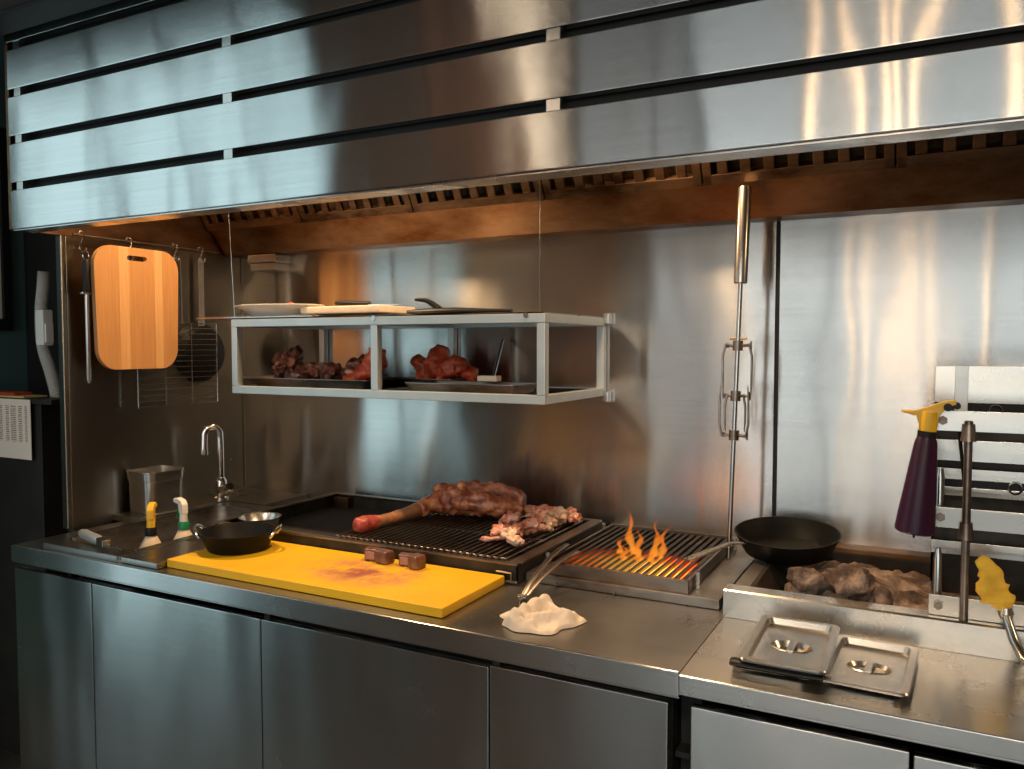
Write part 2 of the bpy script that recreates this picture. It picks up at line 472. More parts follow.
# rear wall behind the camera, with a wide window
w = MB(); w.box(XL-.1, -2.45, YR-.1, YR, 0, .1); w.box(XL-.1, -2.45, YR-.1, YR, 3.5, HC); w.box(-2.45, 3.0, YR-.1, YR, 0, .1); w.box(-2.45, 3.0, YR-.1, YR, 3.5, HC); w.box(3.0, 3.6, YR-.1, YR, 0, HC)
struct('wall_rear', w, BROWN_WALL)
w = MB()
for yy in (-1.18, -.60, -.08, .42, .93): w.box(XL-.07, XL-.03, yy-.02, yy+.02, .12, 3.5)
for zz in (.14, 3.48): w.box(XL-.07, XL-.03, WY0, WY1, zz-.02, zz+.02)
struct('window_1', w, GLASS_DARK)
w = MB()
for xx in (-2.43, -1.35, -.95, .6, 1.7, 2.98): w.box(xx-.03, xx+.03, YR-.07, YR-.03, .1, 3.5)
for zz in (.13, 3.47): w.box(-2.45, 3, YR-.07, YR-.03, zz-.03, zz+.03)
struct('window_2', w, GLASS_DARK)
w = MB()
for xx in (-3.57, -3.0, -2.48): w.box(xx-.025, xx+.025, YR-.07, YR-.03, .1, 3.5)
for zz in (.13, 3.47): w.box(-3.6, -2.45, YR-.07, YR-.03, zz-.03, zz+.03)
struct('added_window_3', w, GLASS_DARK)  # unseen frame added around the dim rear fill light
# dark recess wall left of the kitchen line, soffit and its black edge
struct('wall_recess', MB().box(XL, -2.66, 2.2, 2.53, 0, HC), BLACK_PAINT)
struct('trim_1', MB().box(XL, -1.2, 1.40, 1.50, 2.463, 2.62, .004), BLACK_PAINT)
struct('ceiling_soffit', MB().box(XL, -1.2, 1.22, 1.40, 2.472, 2.62), CEIL)
# stainless cladding sheets
struct('trim_2', MB().box(-2.6, -.4275, 2.51, 2.522, .86, 1.905, .001), STEEL_WALL)
struct('trim_3', MB().box(-.4155, RX, 2.51, 2.522, .86, 1.905, .001), STEEL_WALL)
struct('trim_4', MB().box(-.427, -.416, 2.514, 2.522, .86, 1.905), BLACK)
w = MB(); w.box(-2.625, -2.6, 1.73, 2.522, .86, 1.893, .001); w.box(-2.628, -2.6, 1.712, 1.73, .901, 1.893, .003)
w.box(-2.603, -2.594, 2.502, 2.51, .9, 1.893)
struct('trim_5', w, STEEL_SIDE)

# ---------------------------------------------------------------- extractor hood
hood = thing('extractor_hood', 'long stainless steel extractor hood of horizontal slats above the whole cooking line', 'extractor hood', (-.9, 1.9, 1.893))
for i in range(5):
    z0 = 1.893+.1443*i
    MB().box(-2.6, RX, 1.55, 1.575, z0, z0+.1205, .003).build('slat', STEEL_HOOD, hood)
for i in range(4):
    for xx in (-2.555, -1.652, -.717, .22, 1.15):
        z0 = 1.893+.1443*i+.1205
        MB().box(xx-.016, xx+.016, 1.5535, 1.572, z0-.002, z0+.026, .001).build('spacer_bracket', STEEL_SATIN, hood)
MB().box(-2.6, RX, 1.59, 1.60, 1.90, 2.61).build('backing_panel', BLACK_PAINT, hood)
MB().box(-2.6, RX, 1.558, 1.62, 1.888, 1.8925, .001).build('front_lip', STEEL, hood)
w = MB(); w.box(-2.62, -2.601, 1.556, 2.53, 1.8935, 2.61, .001)
w.build('end_panel', STEEL_STAIN, hood)
MB().prism([(2.51, 1.8935), (2.415, 1.8935), (2.345, 1.985), (2.33, 1.985), (2.33, 1.99), (2.35, 1.992), (2.42, 1.905), (2.51, 1.905)], 'x', -2.598, RX).build('back_plate', STEEL_STAIN, hood)
MB().box(-2.6, RX, 1.6, 2.53, 2.60, 2.61).build('top_panel', STEEL_FILTER, hood)
def filt(x0, x1):
    m = MB(); th = math.radians(61)
    a = V((0, 2.345, 1.99)); d = V((0, -math.cos(th), math.sin(th))); nrm = V((0, -math.sin(th), -math.cos(th)))
    L = .62
    R = Matrix(((1, 0, 0), (0, d.y, nrm.y), (0, d.z, nrm.z)))   # columns: x, along d, normal
    M = Matrix.Translation(a) @ R.to_4x4()
    M = Matrix(((1, 0, 0, 0), (0, d.y, nrm.y, a.y), (0, d.z, nrm.z, a.z), (0, 0, 0, 1)))
    m.box(x0, x1, 0, .03, -.02, .02, .002, M=M); m.box(x0, x1, L-.03, L, -.02, .02, .002, M=M)
    m.box(x0, x0+.025, 0, L, -.02, .02, .002, M=M); m.box(x1-.025, x1, 0, L, -.02, .02, .002, M=M)
    m.box(x0, x1, 0, L, -.03, -.026, M=M)
    n = 7; st = (x1-x0-.05)/n
    for k in range(n):
        xx = x0+.025+st*(k+.5)
        m.box(xx-.015, xx+.015, .03, L-.03, .004, .018, .004, M=M)
    return m
x = -2.595
while x < RX-.2:
    filt(x, x+.495).build('baffle_filter', STEEL_FILTER, hood); x += .499

# ---------------------------------------------------------------- cabinets and worktops
FY = 1.495
def cabinet(x0, x1, z1, label, fy, mat=STEEL_DOOR, zt=.848):
    c = thing('base_cabinet', label, 'cabinet', ((x0+x1)/2, 2.0, 0), group=None)
    b = MB(); b.box(x0+.002, x1-.002, fy+.055, 2.50, .10, zt); b.box(x0+.002, x0+.02, fy+.03, fy+.056, .10, zt)
    b.build('body', DARK_STEEL, c)
    MB().box(x0+.002, x1-.002, fy+.11, 2.45, .002, .10).build('plinth', BLACK_PAINT, c)
    d = MB(); d.box(x0+.0015, x1-.0015, fy+.018, fy+.04, .12, z1, .003); d.build('door', mat, c)
    return c
cabinet(-2.575, -2.195, .823, 'narrow stainless cabinet with plain door at left end under the sink', FY, zt=.68)
cabinet(-2.195, -1.522, .823, 'wide stainless cabinet with pale reflections below the yellow chopping board', FY, zt=.68)
cabinet(-1.522, -.849, .823, 'wide dark-reflecting stainless cabinet below the steak cubes and white cloth', FY)
cabinet(-.849, -.447, .828, 'stainless cabinet with plain door left of the black gap between the worktops', FY)
RFY = 1.482
cabinet(-.402, -.022, .836, 'bright stainless cabinet under the two pan lids', RFY, STEEL_DOOR_R, .79)
cabinet(-.02, .40, .832, 'stainless cabinet at bottom right corner right of the pan lids', RFY, STEEL_DOOR_R, .79)
w = MB(); w.box(-.446, -.403, 1.60, 2.45, .002, .84); w.box(-.446, -.403, 1.56, 1.60, .70, .712)
tag(w.build('gap_bracket', BLACK_PAINT, org=(-.425, 2, 0)), 'black filler with small bracket in the gap between the two cabinet runs', 'filler panel')

# left worktop with an opening for the sink
SX0, SX1, SY0, SY1 = -2.42, -2.10, 1.575, 2.2
lw = thing('worktop', 'long dark stainless worktop holding the sink and both left grills', 'worktop', (-1.5, 2.0, .85))
b = MB()
b.box(-2.556, SX0, FY, 2.509, .893, .9); b.box(SX1, -.4215, FY, 2.509, .893, .9)
b.box(SX0, SX1, FY, SY0, .893, .9); b.box(SX0, SX1, SY1, 2.509, .893, .9)
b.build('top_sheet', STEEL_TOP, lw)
b = MB(); b.box(-2.556, -.4215, FY-.002, FY+.006, .851, .9012, .003); b.box(-2.556, -.4215, FY, FY+.03, .848, .853, .001)
b.box(-2.556, -2.548, FY, 2.50, .851, .899)
b.build('front_apron', STEEL, lw)
b = MB(); b.prism([(-2.598, 1.88), (-2.445, 1.88), (-2.445, 2.262), (-2.25, 2.262), (-2.25, 2.508), (-2.598, 2.508)], 'z', .9005, .922, .002); b.build('raised_ledge', STEEL_TOP, lw)
rw = thing('worktop', 'shorter bright stainless worktop at right holding the pan lids and charcoal pit', 'worktop', (.2, 2.0, .862))
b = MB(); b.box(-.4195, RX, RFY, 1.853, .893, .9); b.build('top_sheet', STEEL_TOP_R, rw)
b = MB(); b.box(-.4195, RX, RFY-.002, RFY+.006, .866, .9012, .003); b.box(-.4195, RX, RFY, RFY+.03, .862, .867, .001); b.box(-.4195, -.414, RFY, 1.85, .866, .899)
b.build('front_apron', STEEL, rw)

# ---------------------------------------------------------------- sink
sk = thing('sink', 'square stainless sink with raised rim at left end of the worktop', 'sink', (-2.2, 1.79, .9))
b = MB()
b.holed(rrect(.375, .745, .02, 6, -2.2525, 1.8875), rrect(SX1-SX0, SY1-SY0, .05, 6, (SX0+SX1)/2, (SY0+SY1)/2), 'z', .901, .918)
b.build('rim', STEEL_TOP, sk)
b = MB(); b.box(-2.064, -1.911, 1.515, 1.74, .901, .918, .003); b.build('drain_deck', STEEL_TOP, sk)
b = MB(); zb = .738
P0 = rrect(SX1-SX0-.004, SY1-SY0-.004, .05, 6, (SX0+SX1)/2, (SY0+SY1)/2); P1 = rrect(SX1-SX0-.05, SY1-SY0-.05, .05, 6, (SX0+SX1)/2, (SY0+SY1)/2)
bm_ = bmesh.new()
r0 = [bm_.verts.new((p[0], p[1], .915)) for p in P0]; r1 = [bm_.verts.new((p[0], p[1], zb)) for p in P1]
for k in range(len(P0)):
    j = (k+1) % len(P0); bm_.faces.new((r0[k], r1[k], r1[j], r0[j]))
bm_.faces.new(r1)
bmesh.ops.recalc_face_normals(bm_, faces=bm_.faces); bmesh.ops.reverse_faces(bm_, faces=bm_.faces)
b.add(bm_); b.build('basin', STEEL_DIRTY, sk)
MB().lathe([(0, .0), (.035, 0), (.04, .004), (.042, .0)], (-2.26, 1.95, zb+.001), 24).build('drain', STEEL_SMOOTH, sk)

# faucet
fc = thing('faucet', 'chrome gooseneck faucet with side lever behind the sink', 'faucet', (-2.48, 2.268, .922))
b = MB(); b.lathe([(.0, .922), (.030, .922), (.030, .93), (.024, .936), (.024, .985), (.021, 1.0), (.013, 1.01), (0, 1.01)], (-2.48, 2.268, 0), 24); fb = b.build('base', CHROME, fc)
p = [(-2.48, 2.268, 1.0), (-2.48, 2.268, 1.10), (-2.481, 2.268, 1.16)]
d = V((-.70, -.71, 0)).normalized()
for k in range(1, 13):
    a = PI*k/12*1.05; r = .029
    q = V((-2.481, 2.268, 1.175))+d*(r-r*math.cos(a))+V((0, 0, r*math.sin(a)*1.1)); p.append(tuple(q))
q = V(p[-1]); p.append(tuple(q+d*.002+V((0, 0, -.05))))
b = MB(); b.tube(p, .0135, 14); b.rod(V(p[-1]), V(p[-1])+V((0, 0, -.02)), .016, 14); b.build('spout', CHROME, fc)
b = MB(); b.rod((-2.48, 2.268, .962), (-2.435, 2.25, .962), .020, 16); b.sweep([(-2.435, 2.25, .962), (-2.405, 2.238, .975), (-2.39, 2.23, .985)], [.024, .022, .015], 14); b.build('lever', CHROME, fb)

# small steel food pan on the ledge
gp = thing('food_pan', 'small deep stainless steam-table pan standing on the ledge beside the faucet', 'food pan', (-2.508, 1.992, .922))
def food_pan(cx, cy, z0, w_, d_, h, rz):
    m = MB(); bm = bmesh.new(); rings = []
    spec = [(w_*.87, d_*.87, .03, 0.0), (w_*.89, d_*.89, .03, .008), (w_*.90, d_*.90, .03, h*.78), (w_*.94, d_*.94, .03, h*.80), (w_*.95, d_*.95, .03, h*.985), (w_, d_, .035, h), (w_*1.0, d_*1.0, .035, h+.003), (w_*.945, d_*.945, .03, h+.003), (w_*.935, d_*.935, .03, h*.80), (w_*.88, d_*.88, .03, h*.77), (w_*.86, d_*.86, .03, .012)]
    for (a, c, r, z) in spec: rings.append([bm.verts.new((p[0], p[1], z)) for p in rrect(a, c, r, 6)])
    for A, B in zip(rings, rings[1:]):
        for k in range(len(A)):
            j = (k+1) % len(A); bm.faces.new((A[k], A[j], B[j], B[k]))
    bm.faces.new(rings[0]); bm.faces.new(rings[-1])
    bmesh.ops.recalc_face_normals(bm, faces=bm.faces)
    return m.add(bm, Matrix.Translation((cx, cy, z0)) @ Matrix.Rotation(rz, 4, 'Z'))
food_pan(-2.508, 1.992, .9225, .155, .165, .15, -.08).build('pan_body', STEEL_SATIN, gp)

# spray bottles standing in the sink
def spray(loc, label, bodym, ringm, headm, trigm, s=1.0, rz=0):
    t = thing('spray_bottle', label, 'spray bottle', loc, rz)
    kw = dict(local=True)
    MB().lathe([(0, 0), (.036*s, 0), (.040*s, .006), (.040*s, .115), (.034*s, .15), (.020*s, .178), (.0145*s, .185), (.0145*s, .20), (0, .20)], n=28).build('bottle', bodym, t, **kw)
    MB().lathe([(0, .186), (.018*s, .186), (.018*s, .206), (.016*s, .212), (0, .212)], n=24).build('collar', ringm, t, **kw)
    h = MB(); h.lathe([(0, .212), (.013, .212), (.012, .235), (.010, .24), (0, .24)], n=16)
    h.prism([(-.012, .236), (.014, .236), (.012, .268), (.002, .282), (-.030, .287), (-.046, .280), (-.046, .268), (-.02, .266)], 'y', -.0105, .0105, .004)
    h.rod((-.046, 0, .274), (-.054, 0, .274), .008, 12); hd = h.build('spray_head', headm, t, **kw)
    MB().sweep([(-.016, 0, .264), (-.026, 0, .250), (-.032, 0, .232), (-.040, 0, .216)], [.006, .006, .0055, .004], 8, sq=(1, 1.3)).build('trigger', trigm, hd, **kw)
    return t
spray((-2.19, 1.717, zb+.001), 'spray bottle with yellow trigger and black collar standing in the sink front', CREAM_PL, BLACK, YEL_PL, YEL_PL, 1.0, -.9)
spray((-2.170, 1.826, zb+.001), 'spray bottle with white head and green collar in the sink beside the yellow one', CREAM_PL, GREEN, WHITE_CER, GREEN, 1.0, -.25)

# metal tool lying over the sink edge
tl = thing('steel_tool', 'silver tubular tool with thick handle lying across the sink front edge', 'kitchen tool', (-2.3, 1.575, .92))
b = MB(); b.sweep([(-2.36, 1.60, .938), (-2.34, 1.594, .938), (-2.24, 1.566, .938), (-2.215, 1.56, .938)], [.012, .0155, .0155, .012], 16); b.build('handle', ALU, tl)
b = MB(); b.box(-.026, .026, -.013, .013, -.012, .012, .004, M=Matrix.Translation((-2.19, 1.552, .938)) @ Matrix.Rotation(-.28, 4, 'Z')); b.build('ferrule', STEEL_SMOOTH, tl)
b = MB(); b.prism([(-2.168, 1.536), (-2.168, 1.558), (-2.075, 1.528)], 'z', .933, .937); b.build('blade', STEEL_SMOOTH, tl)

# ---------------------------------------------------------------- left panel: rail, hooks and hanging tools
PX = -2.6
tag(MB().rod((-2.575, 1.74, 1.898), (-2.575, 2.36, 1.898), .0035, 8).build('hanging_rail', DARK_STEEL, org=(-2.575, 2.0, 1.898)), 'thin steel rail along the top of the left side panel', 'rail')
def hook_pts(top, bot):
    p = []
    r = .011
    for k in range(9):
        a = PI*1.0-PI*1.15*k/8+.15; p.append((0, -r*math.cos(a)*-1, top-r+r*math.sin(a)))
    for k in range(9):
        a = PI*1.15*k/8; p.append((0, r*math.cos(a)*-1, bot+r-r*math.sin(a)*1.0))
    return p
def shook(y, zb_, label):
    h = MB(); x0 = -2.571
    top = 1.912; r = .012; p = []
    for k in range(9):
        a = PI*1.1-(PI*1.2)*k/8; p.append((x0, y+r*math.cos(a), top-r+r*math.sin(a)))
    p2 = []
    for k in range(9):
        a = PI*.9+(PI*1.2)*k/8; p2.append((x0+.008, y+r*math.cos(a), zb_+r+r*math.sin(a)))
    h.tube(p+p2, .0028, 8)
    tag(h.build('hook', CHROME, org=(x0, y, zb_)), label, 'hook', 'steel hooks on the left rail')
shook(1.768, 1.842, 'steel s-hook holding the black-handled sharpening steel')
shook(1.950, 1.828, 'steel s-hook holding the bamboo board')
shook(2.147, 1.848, 'steel s-hook holding the wire grill basket')
shook(2.270, 1.852, 'steel s-hook holding the black frying pan')
# sharpening steel
ss = thing('sharpening_steel', 'long thin sharpening steel with black handle hanging left of the bamboo board', 'sharpening steel', (-2.55, 1.768, 1.397))
b = MB(); b.sweep([(-2.55, 1.768, 1.705), (-2.55, 1.768, 1.715), (-2.55, 1.768, 1.76), (-2.55, 1.768, 1.80), (-2.55, 1.768, 1.815)], [.012, .0145, .0125, .0155, .011], 14); b.build('handle', BLACK, ss)
b = MB(); b.box(-2.558, -2.542, 1.748, 1.790, 1.698, 1.706, .002); b.build('guard', STEEL_SMOOTH, ss)
b = MB(); b.sweep([(-2.55, 1.768, 1.70), (-2.55, 1.768, 1.41), (-2.55, 1.768, 1.397)], [.0075, .0075, .004], 12); b.build('rod', STEEL_SATIN, ss)
b = MB(); b.tube([(-2.55, 1.768+.011*math.sin(a), 1.828+.016*math.cos(a)) for a in [2*PI*k/14 for k in range(14)]], .002, 6, True); b.build('ring', CHROME, ss)
# bamboo board
bb = thing('chopping_board', 'bamboo chopping board with handle slot hanging on the left side panel', 'chopping board', (-2.54, 1.945, 1.443))
out = []
for (a, c) in rrect(.334, .416, .062, 8):
    k = 1+.03*(1-(c/.212)**2)-.012*(c/.212)*-1
    k *= 1+.022*c/.208
    out.append((1.945+a*k*.985, 1.656+c+.010*(1-(a/.168)**2)*(1 if c > 0 else -1)))
b = MB(); b.holed(out, rrect(.082, .018, .0088, 5, 1.945-.004, 1.833), 'x', -2.536, -2.518)
ob = b.build('chopping_board_slab', BAMBOO, bb)
# shift material origin so stripes sit centred: stripes use object Y around the thing origin
# wire basket
wb = thing('grill_basket', 'wire grill basket with long handle hanging behind the bamboo board', 'grill basket', (-2.553, 2.147, 1.298))
b = MB(); X = -2.5525
y0, y1, z0, z1 = 1.96, 2.325, 1.30, 1.612
b.tube([(X, y0, z0), (X, y1, z0), (X, y1, z1), (X, y0, z1)], .0026, 6, True)
for k in range(1, 15):
    z = z0+(z1-z0)*k/15; b.rod((X+.003, y0, z), (X+.003, y1, z), .0018, 6)
for k in (1, 2): b.rod((X-.002, y0+(y1-y0)*k/3, z0), (X-.002, y0+(y1-y0)*k/3, z1), .0016, 6)
b.build('wire_grid', STEEL_SMOOTH, wb)
b = MB(); b.tube([(X, 2.158, z1), (X, 2.155, 1.84), (X, 2.152, 1.855), (X, 2.145, 1.86), (X, 2.125, 1.85), (X, 2.117, 1.835), (X, 2.117, z1)], .003, 6); b.build('handle', STEEL_SMOOTH, wb)
# frying pan hanging
hp = thing('frying_pan', 'black round frying pan with flat steel handle hanging on the left side panel', 'frying pan', (-2.58, 2.275, 1.385))
RYp = Matrix.Rotation(PI/2, 4, 'Y')
b = MB(); b.lathe([(0, .030), (.092, .030), (.102, .024), (.119, -.008), (.121, -.010), (.117, -.010), (.100, .018), (.09, .024), (0, .024)], (-2.5885, 2.275, 1.497), 44, M=RYp); b.build('pan_body', CAST, hp)
b = MB(); b.box(-2.574, -2.570, 2.2575, 2.2825, 1.64, 1.868, .0015); b.sweep([(-2.572, 2.27, 1.65), (-2.575, 2.27, 1.60)], [.013, .016], 8, sq=(.25, 1)); b.build('handle', STEEL_SATIN, hp)

# ---------------------------------------------------------------- left end: hose, box, tall unit, papers
hs = [(-2.955, 1.87, 1.80), (-2.962, 1.87, 1.75), (-2.979, 1.87, 1.65), (-2.974, 1.87, 1.526), (-2.934, 1.87, 1.433), (-2.902, 1.87, 1.34), (-2.889, 1.87, 1.21), (-2.885, 1.87, 1.023), (-2.882, 1.87, .80), (-2.882, 1.87, .01)]
def smooth(pts, n):
    out = []
    P = [V(p) for p in pts]
    for i in range(len(P)-1):
        a, b_, c, d_ = P[max(i-1, 0)], P[i], P[i+1], P[min(i+2, len(P)-1)]
        for k in range(n):
            t = k/n
            out.append(.5*((2*b_)+(c-a)*t+(2*a-5*b_+4*c-d_)*t*t+(3*b_-a-3*c+d_)*t**3))
    out.append(P[-1]); return out
pp = [p_+V((.014, 0, 0)) for p_ in smooth(hs, 36)]
tag(MB().sweep(pp, [.0225 if k % 2 else .0195 for k in range(len(pp))], 12).build('corrugated_hose', GREY_PLASTIC, org=(-2.9, 1.87, .01), angle=80), 'grey corrugated hose running down beside the left steel panel', 'hose')
wbx = thing('switch_box', 'small white switch box fixed in front of the grey hose', 'switch box', (-2.88, 1.815, 1.525))
MB().box(-2.893, -2.846, 1.80, 1.84, 1.525, 1.655, .006).build('housing', WHITE_PLASTIC, wbx)
MB().box(-2.846, -2.838, 1.805, 1.835, 1.535, 1.605, .003).build('side_cover', WHITE_PLASTIC, wbx)
un = thing('cabinet_unit', 'tall black cabinet unit at the left edge with a printed sheet on it', 'cabinet', (-3.1, 1.9, 0))
MB().box(XL+.005, -2.80, 1.755, 1.84, .0, 1.318, .003).build('body', BLACK_UNIT, un)
MB().box(XL+.005, -2.725, 1.745, 1.84, 1.318, 1.336, .002).build('top_panel', BLACK_UNIT, un)
o = MB().box(-3.135, -2.838, 1.740, 1.742, 1.118, 1.333).build('printed_sheet', PAPER, org=(-2.985, 1.741, 1.225))
tag(o, 'white printed sheet with rows of small figures stuck to the black unit', 'paper')
o = MB().box(-3.15, -2.89, 1.75, 1.838, 1.3365, 1.343, .002).build('yellow_booklet', PAPERY, org=(-3.02, 1.80, 1.3365)); tag(o, 'yellow booklet lying on top of the black unit', 'booklet')
o = MB().box(-3.22, -2.98, 1.77, 1.838, 1.3435, 1.353, .002).build('red_booklet', PAPERW, org=(-3.1, 1.80, 1.3435)); tag(o, 'red booklet lying on the yellow one at the left edge', 'booklet')
fr = thing('framed_board', 'black-framed white board on the teal wall at the left edge', 'framed board', (XL+.01, 1.9, 1.59))
b = MB(); b.box(XL+.002, XL+.03, 2.09, 2.125, 1.59, 2.46, .002); b.box(XL+.002, XL+.03, 1.3, 2.09, 1.59, 1.64, .002); b.box(XL+.002, XL+.03, 1.3, 2.09, 2.41, 2.46, .002); b.box(XL+.002, XL+.03, 1.3, 1.335, 1.64, 2.41, .002); b.build('frame', BLACK, fr)
MB().box(XL+.003, XL+.012, 1.335, 2.09, 1.64, 2.41).build('white_panel', WHITE_CER, fr)

# junction box on the back wall
jb = thing('junction_box', 'small stainless junction box on the wall under the hood corner', 'junction box', (-2.4, 2.47, 1.825))
MB().box(-2.475, -2.325, 2.42, 2.509, 1.857, 1.890, .004).build('lid', STEEL_SATIN, jb)
MB().box(-2.468, -2.332, 2.426, 2.509, 1.826, 1.855, .003).build('box_body', STEEL_SATIN, jb)

# ---------------------------------------------------------------- wall shelf
sh = thing('wall_shelf', 'grey square-tube shelf hung on wires under the hood, with meat trays in it', 'shelf', (-1.56, 2.27, 1.36))
A0, A1, B0, B1, Z0, Z1 = -2.161, -.961, 2.033, 2.508, 1.36, 1.615
T = .026
b = MB()
for z in (Z0, Z1-T):
    b.box(A0, A1, B0, B0+T, z, z+T, .002); b.box(A0, A1, B1-T, B1, z, z+T, .002)
    for x0 in (A0, -1.563, A1-T): b.box(x0, x0+T, B0+T, B1-T, z, z+T, .002)
for x0 in (A0, -1.563, A1-T):
    for y0 in (B0, B1-T): b.box(x0, x0+T, y0, y0+T, Z0+T, Z1-T, .002)
b.build('frame', ALU, sh)
b = MB(); b.box(A0+.004, A1-.004, B0+.004, B1-.004, Z1+.0005, Z1+.0035); b.build('top_sheet', STEEL_TOP, sh)
b = MB(); b.box(A0+T, -1.563, B0+T, B1-T, Z0+.018, Z0+.021); b.box(-1.537, -1.22, B0+T, B1-T, Z0+.018, Z0+.021)
for k in range(22):
    yy = B0+T+.02*k; b.rod((-1.22, yy, Z0+.02), (A1-T, yy, Z0+.02), .0022, 6)
for k in range(6): b.rod((-1.2+.04*k, B0+T, Z0+.018), (-1.2+.04*k, B1-T, Z0+.018), .0018, 6)
b.build('bottom_sheet', STEEL_TOP, sh)
for z in (Z0+.0, Z1+.0):
    MB().box(A1, A1+.018, B1-.03, B1, z-.02, z+.016, .003).build('wall_bracket', STEEL_SATIN, sh)
for xx in (-1.55, -1.02):
    MB().rod((xx, B0+.004, Z1-.005), (xx, B0-.003, Z1-.005), .008, 10).build('bolt', STEEL_SMOOTH, sh)
MB().rod((-.984, 2.046, Z1+.003), (-.984, 2.046, 2.56), .0016, 6).build('cable', STEEL_SMOOTH, sh)
MB().rod((-2.155, 2.046, Z1+.003), (-2.212, 2.046, 2.52), .0016, 6).build('cable', STEEL_SMOOTH, sh)

ZT = Z1+.004
wr = thing('wire_rack', 'steel wire rack overhanging the left end of the shelf', 'wire rack', (-2.1, 2.2, ZT))
b = MB(); b.tube([(-2.37, 2.07, ZT+.004), (-1.83, 2.07, ZT+.004), (-1.83, 2.40, ZT+.004), (-2.37, 2.40, ZT+.004)], .003, 6, True)
b.build('rim', STEEL_SMOOTH, wr)
b = MB()
for k in range(1, 36): b.rod((-2.37+.54*k/36, 2.07, ZT+.008), (-2.37+.54*k/36, 2.40, ZT+.008), .0017, 6)
b.build('wires', STEEL_SMOOTH, wr)
ZR = ZT+.010
pl = MB(); pl.lathe([(0, .004), (.10, .002), (.115, 0), (.12, .003), (.165, .024), (.20, .034), (.202, .037), (.198, .038), (.16, .030), (.115, .010), (0, .008)], (-2.068, 2.165, ZR), 56, sx=.93, sy=.55)
tag(pl.build('platter', WHITE_CER, org=(-2.068, 2.165, ZR)), 'white oval platter on the wire rack at left of the shelf top', 'platter')
for (dx, dy, s, lab) in ((.06, .0, .022, 'largest red meat scrap at right on the white platter'), (-.06, .0, .012, 'small red scrap in the middle of the white platter'), (-.12, .01, .010, 'smallest red scrap at left on the white platter')):
    h = .008+s*.55 if s > .02 else .012
    o = MB().blob((0, 0, 0), (s*1.3, s, s*.9), .3, 60, 2, seed=dx*100).build('meat_scrap', REDMEAT, org=(-2.063+dx, 2.160+dy, ZR+.0095+s*.75), local=True); tag(o, lab, 'meat', 'red scraps on the white platter')
wc = MB(); wc.box(-.17, .17, -.10, .10, 0, .024, .005, M=Matrix.Rotation(-.03, 4, 'Z'))
tag(wc.build('cutting_board', WOODW, org=(-1.755, 2.215, ZT+.0135+.0001), local=True), 'pale cutting board lying on the shelf top beside the platter', 'chopping board')
kn = thing('kitchen_knife', 'kitchen knife with black handle lying on the pale cutting board', 'knife', (-1.745, 2.2, ZT+.041))
b = MB(); b.sweep([(-1.825, 2.185, ZT+.052), (-1.78, 2.195, ZT+.050), (-1.70, 2.21, ZT+.047)], [.008, .011, .009], 10, sq=(.9, 1.2)); b.build('handle', BLACK, kn)
b = MB(); b.prism([(-1.70, 2.20), (-1.70, 2.222), (-1.62, 2.236), (-1.60, 2.236)], 'z', ZT+.043, ZT+.045); b.build('blade', STEEL_SMOOTH, kn)
# black tongs on shelf top
tg = thing('serving_utensil', 'black handled utensil with curved grip lying on the shelf top at right', 'utensil', (-1.3, 2.12, ZT))
b = MB(); b.sweep([(-1.475, 2.11, ZT+.012), (-1.44, 2.112, ZT+.011), (-1.37, 2.115, ZT+.012), (-1.30, 2.12, ZT+.013), (-1.12, 2.14, ZT+.010)], [.006, .011, .013, .012, .006], 12, sq=(.8, 1.4)); b.build('shaft', BLACK, tg)
b = MB(); b.sweep(smooth([(-1.36, 2.114, ZT+.018), (-1.385, 2.112, ZT+.036), (-1.41, 2.11, ZT+.047), (-1.445, 2.108, ZT+.050)], 4), [.011, .0105, .010, .009, .009, .0085, .008, .0075, .007, .0068, .0065, .006, .005], 10); b.build('grip', BLACK, tg)

# trays and meat inside the shelf
ZS = Z0+.0215
def tray(cx, cy, w_, d_, h, label):
    m = MB(); bm = bmesh.new(); rings = []
    for (a, c, z) in ((w_*.90, d_*.9, 0), (w_*.98, d_*.98, h-.002), (w_, d_, h), (w_, d_, h+.002), (w_*.965, d_*.965, h+.001), (w_*.88, d_*.88, .003)):
        rings.append([bm.verts.new((p[0], p[1], z)) for p in rrect(a, c, .02, 5)])
    for A, B in zip(rings, rings[1:]):
        for k in range(len(A)):
            j = (k+1) % len(A); bm.faces.new((A[k], A[j], B[j], B[k]))
    bm.faces.new(rings[0]); bm.faces.new(rings[-1]); bmesh.ops.recalc_face_normals(bm, faces=bm.faces)
    m.add(bm)
    return tag(m.build('metal_tray', STEEL_DIRTY, org=(cx, cy, ZS), local=True), label, 'tray', 'metal trays in the wall shelf')
tray(-1.935, 2.26, .60, .30, .028, 'metal tray of dark meat in the left half of the shelf')
tray(-1.520, 2.375, .215, .20, .030, 'metal tray of red meat just right of the shelf middle bar')
tray(-1.275, 2.165, .40, .18, .027, 'empty shallow metal tray at the front right of the shelf')
ZM = ZS+.004
def piece(name, c, r, mat, label, amp=.3, nsc=16, rot=(0, 0, 0), seed=1, grp='meat pieces in the shelf'):
    from mathutils import Euler
    m = MB(); m.blob((0, 0, 0), r, amp, nsc, 4, M=Euler(rot).to_matrix().to_4x4(), seed=seed)
    zmin = min(v.co.z for v in m.bm.verts)
    o = m.build(name, mat, org=None); o.location = (c[0], c[1], c[2]-zmin*.94)
    return tag(o, label, 'meat', grp)
piece('meat_chop', (-2.10, 2.25, ZM), (.058, .06, .056), DARKMEAT, 'dark meat chop at the left end of the shelf tray', .6, 30, (0, .2, .3), 2)
piece('meat_chop', (-1.985, 2.27, ZM), (.055, .06, .036), DARKMEAT, 'flat dark meat chop second from left in the shelf tray', .6, 22, (0, 0, .8), 3)
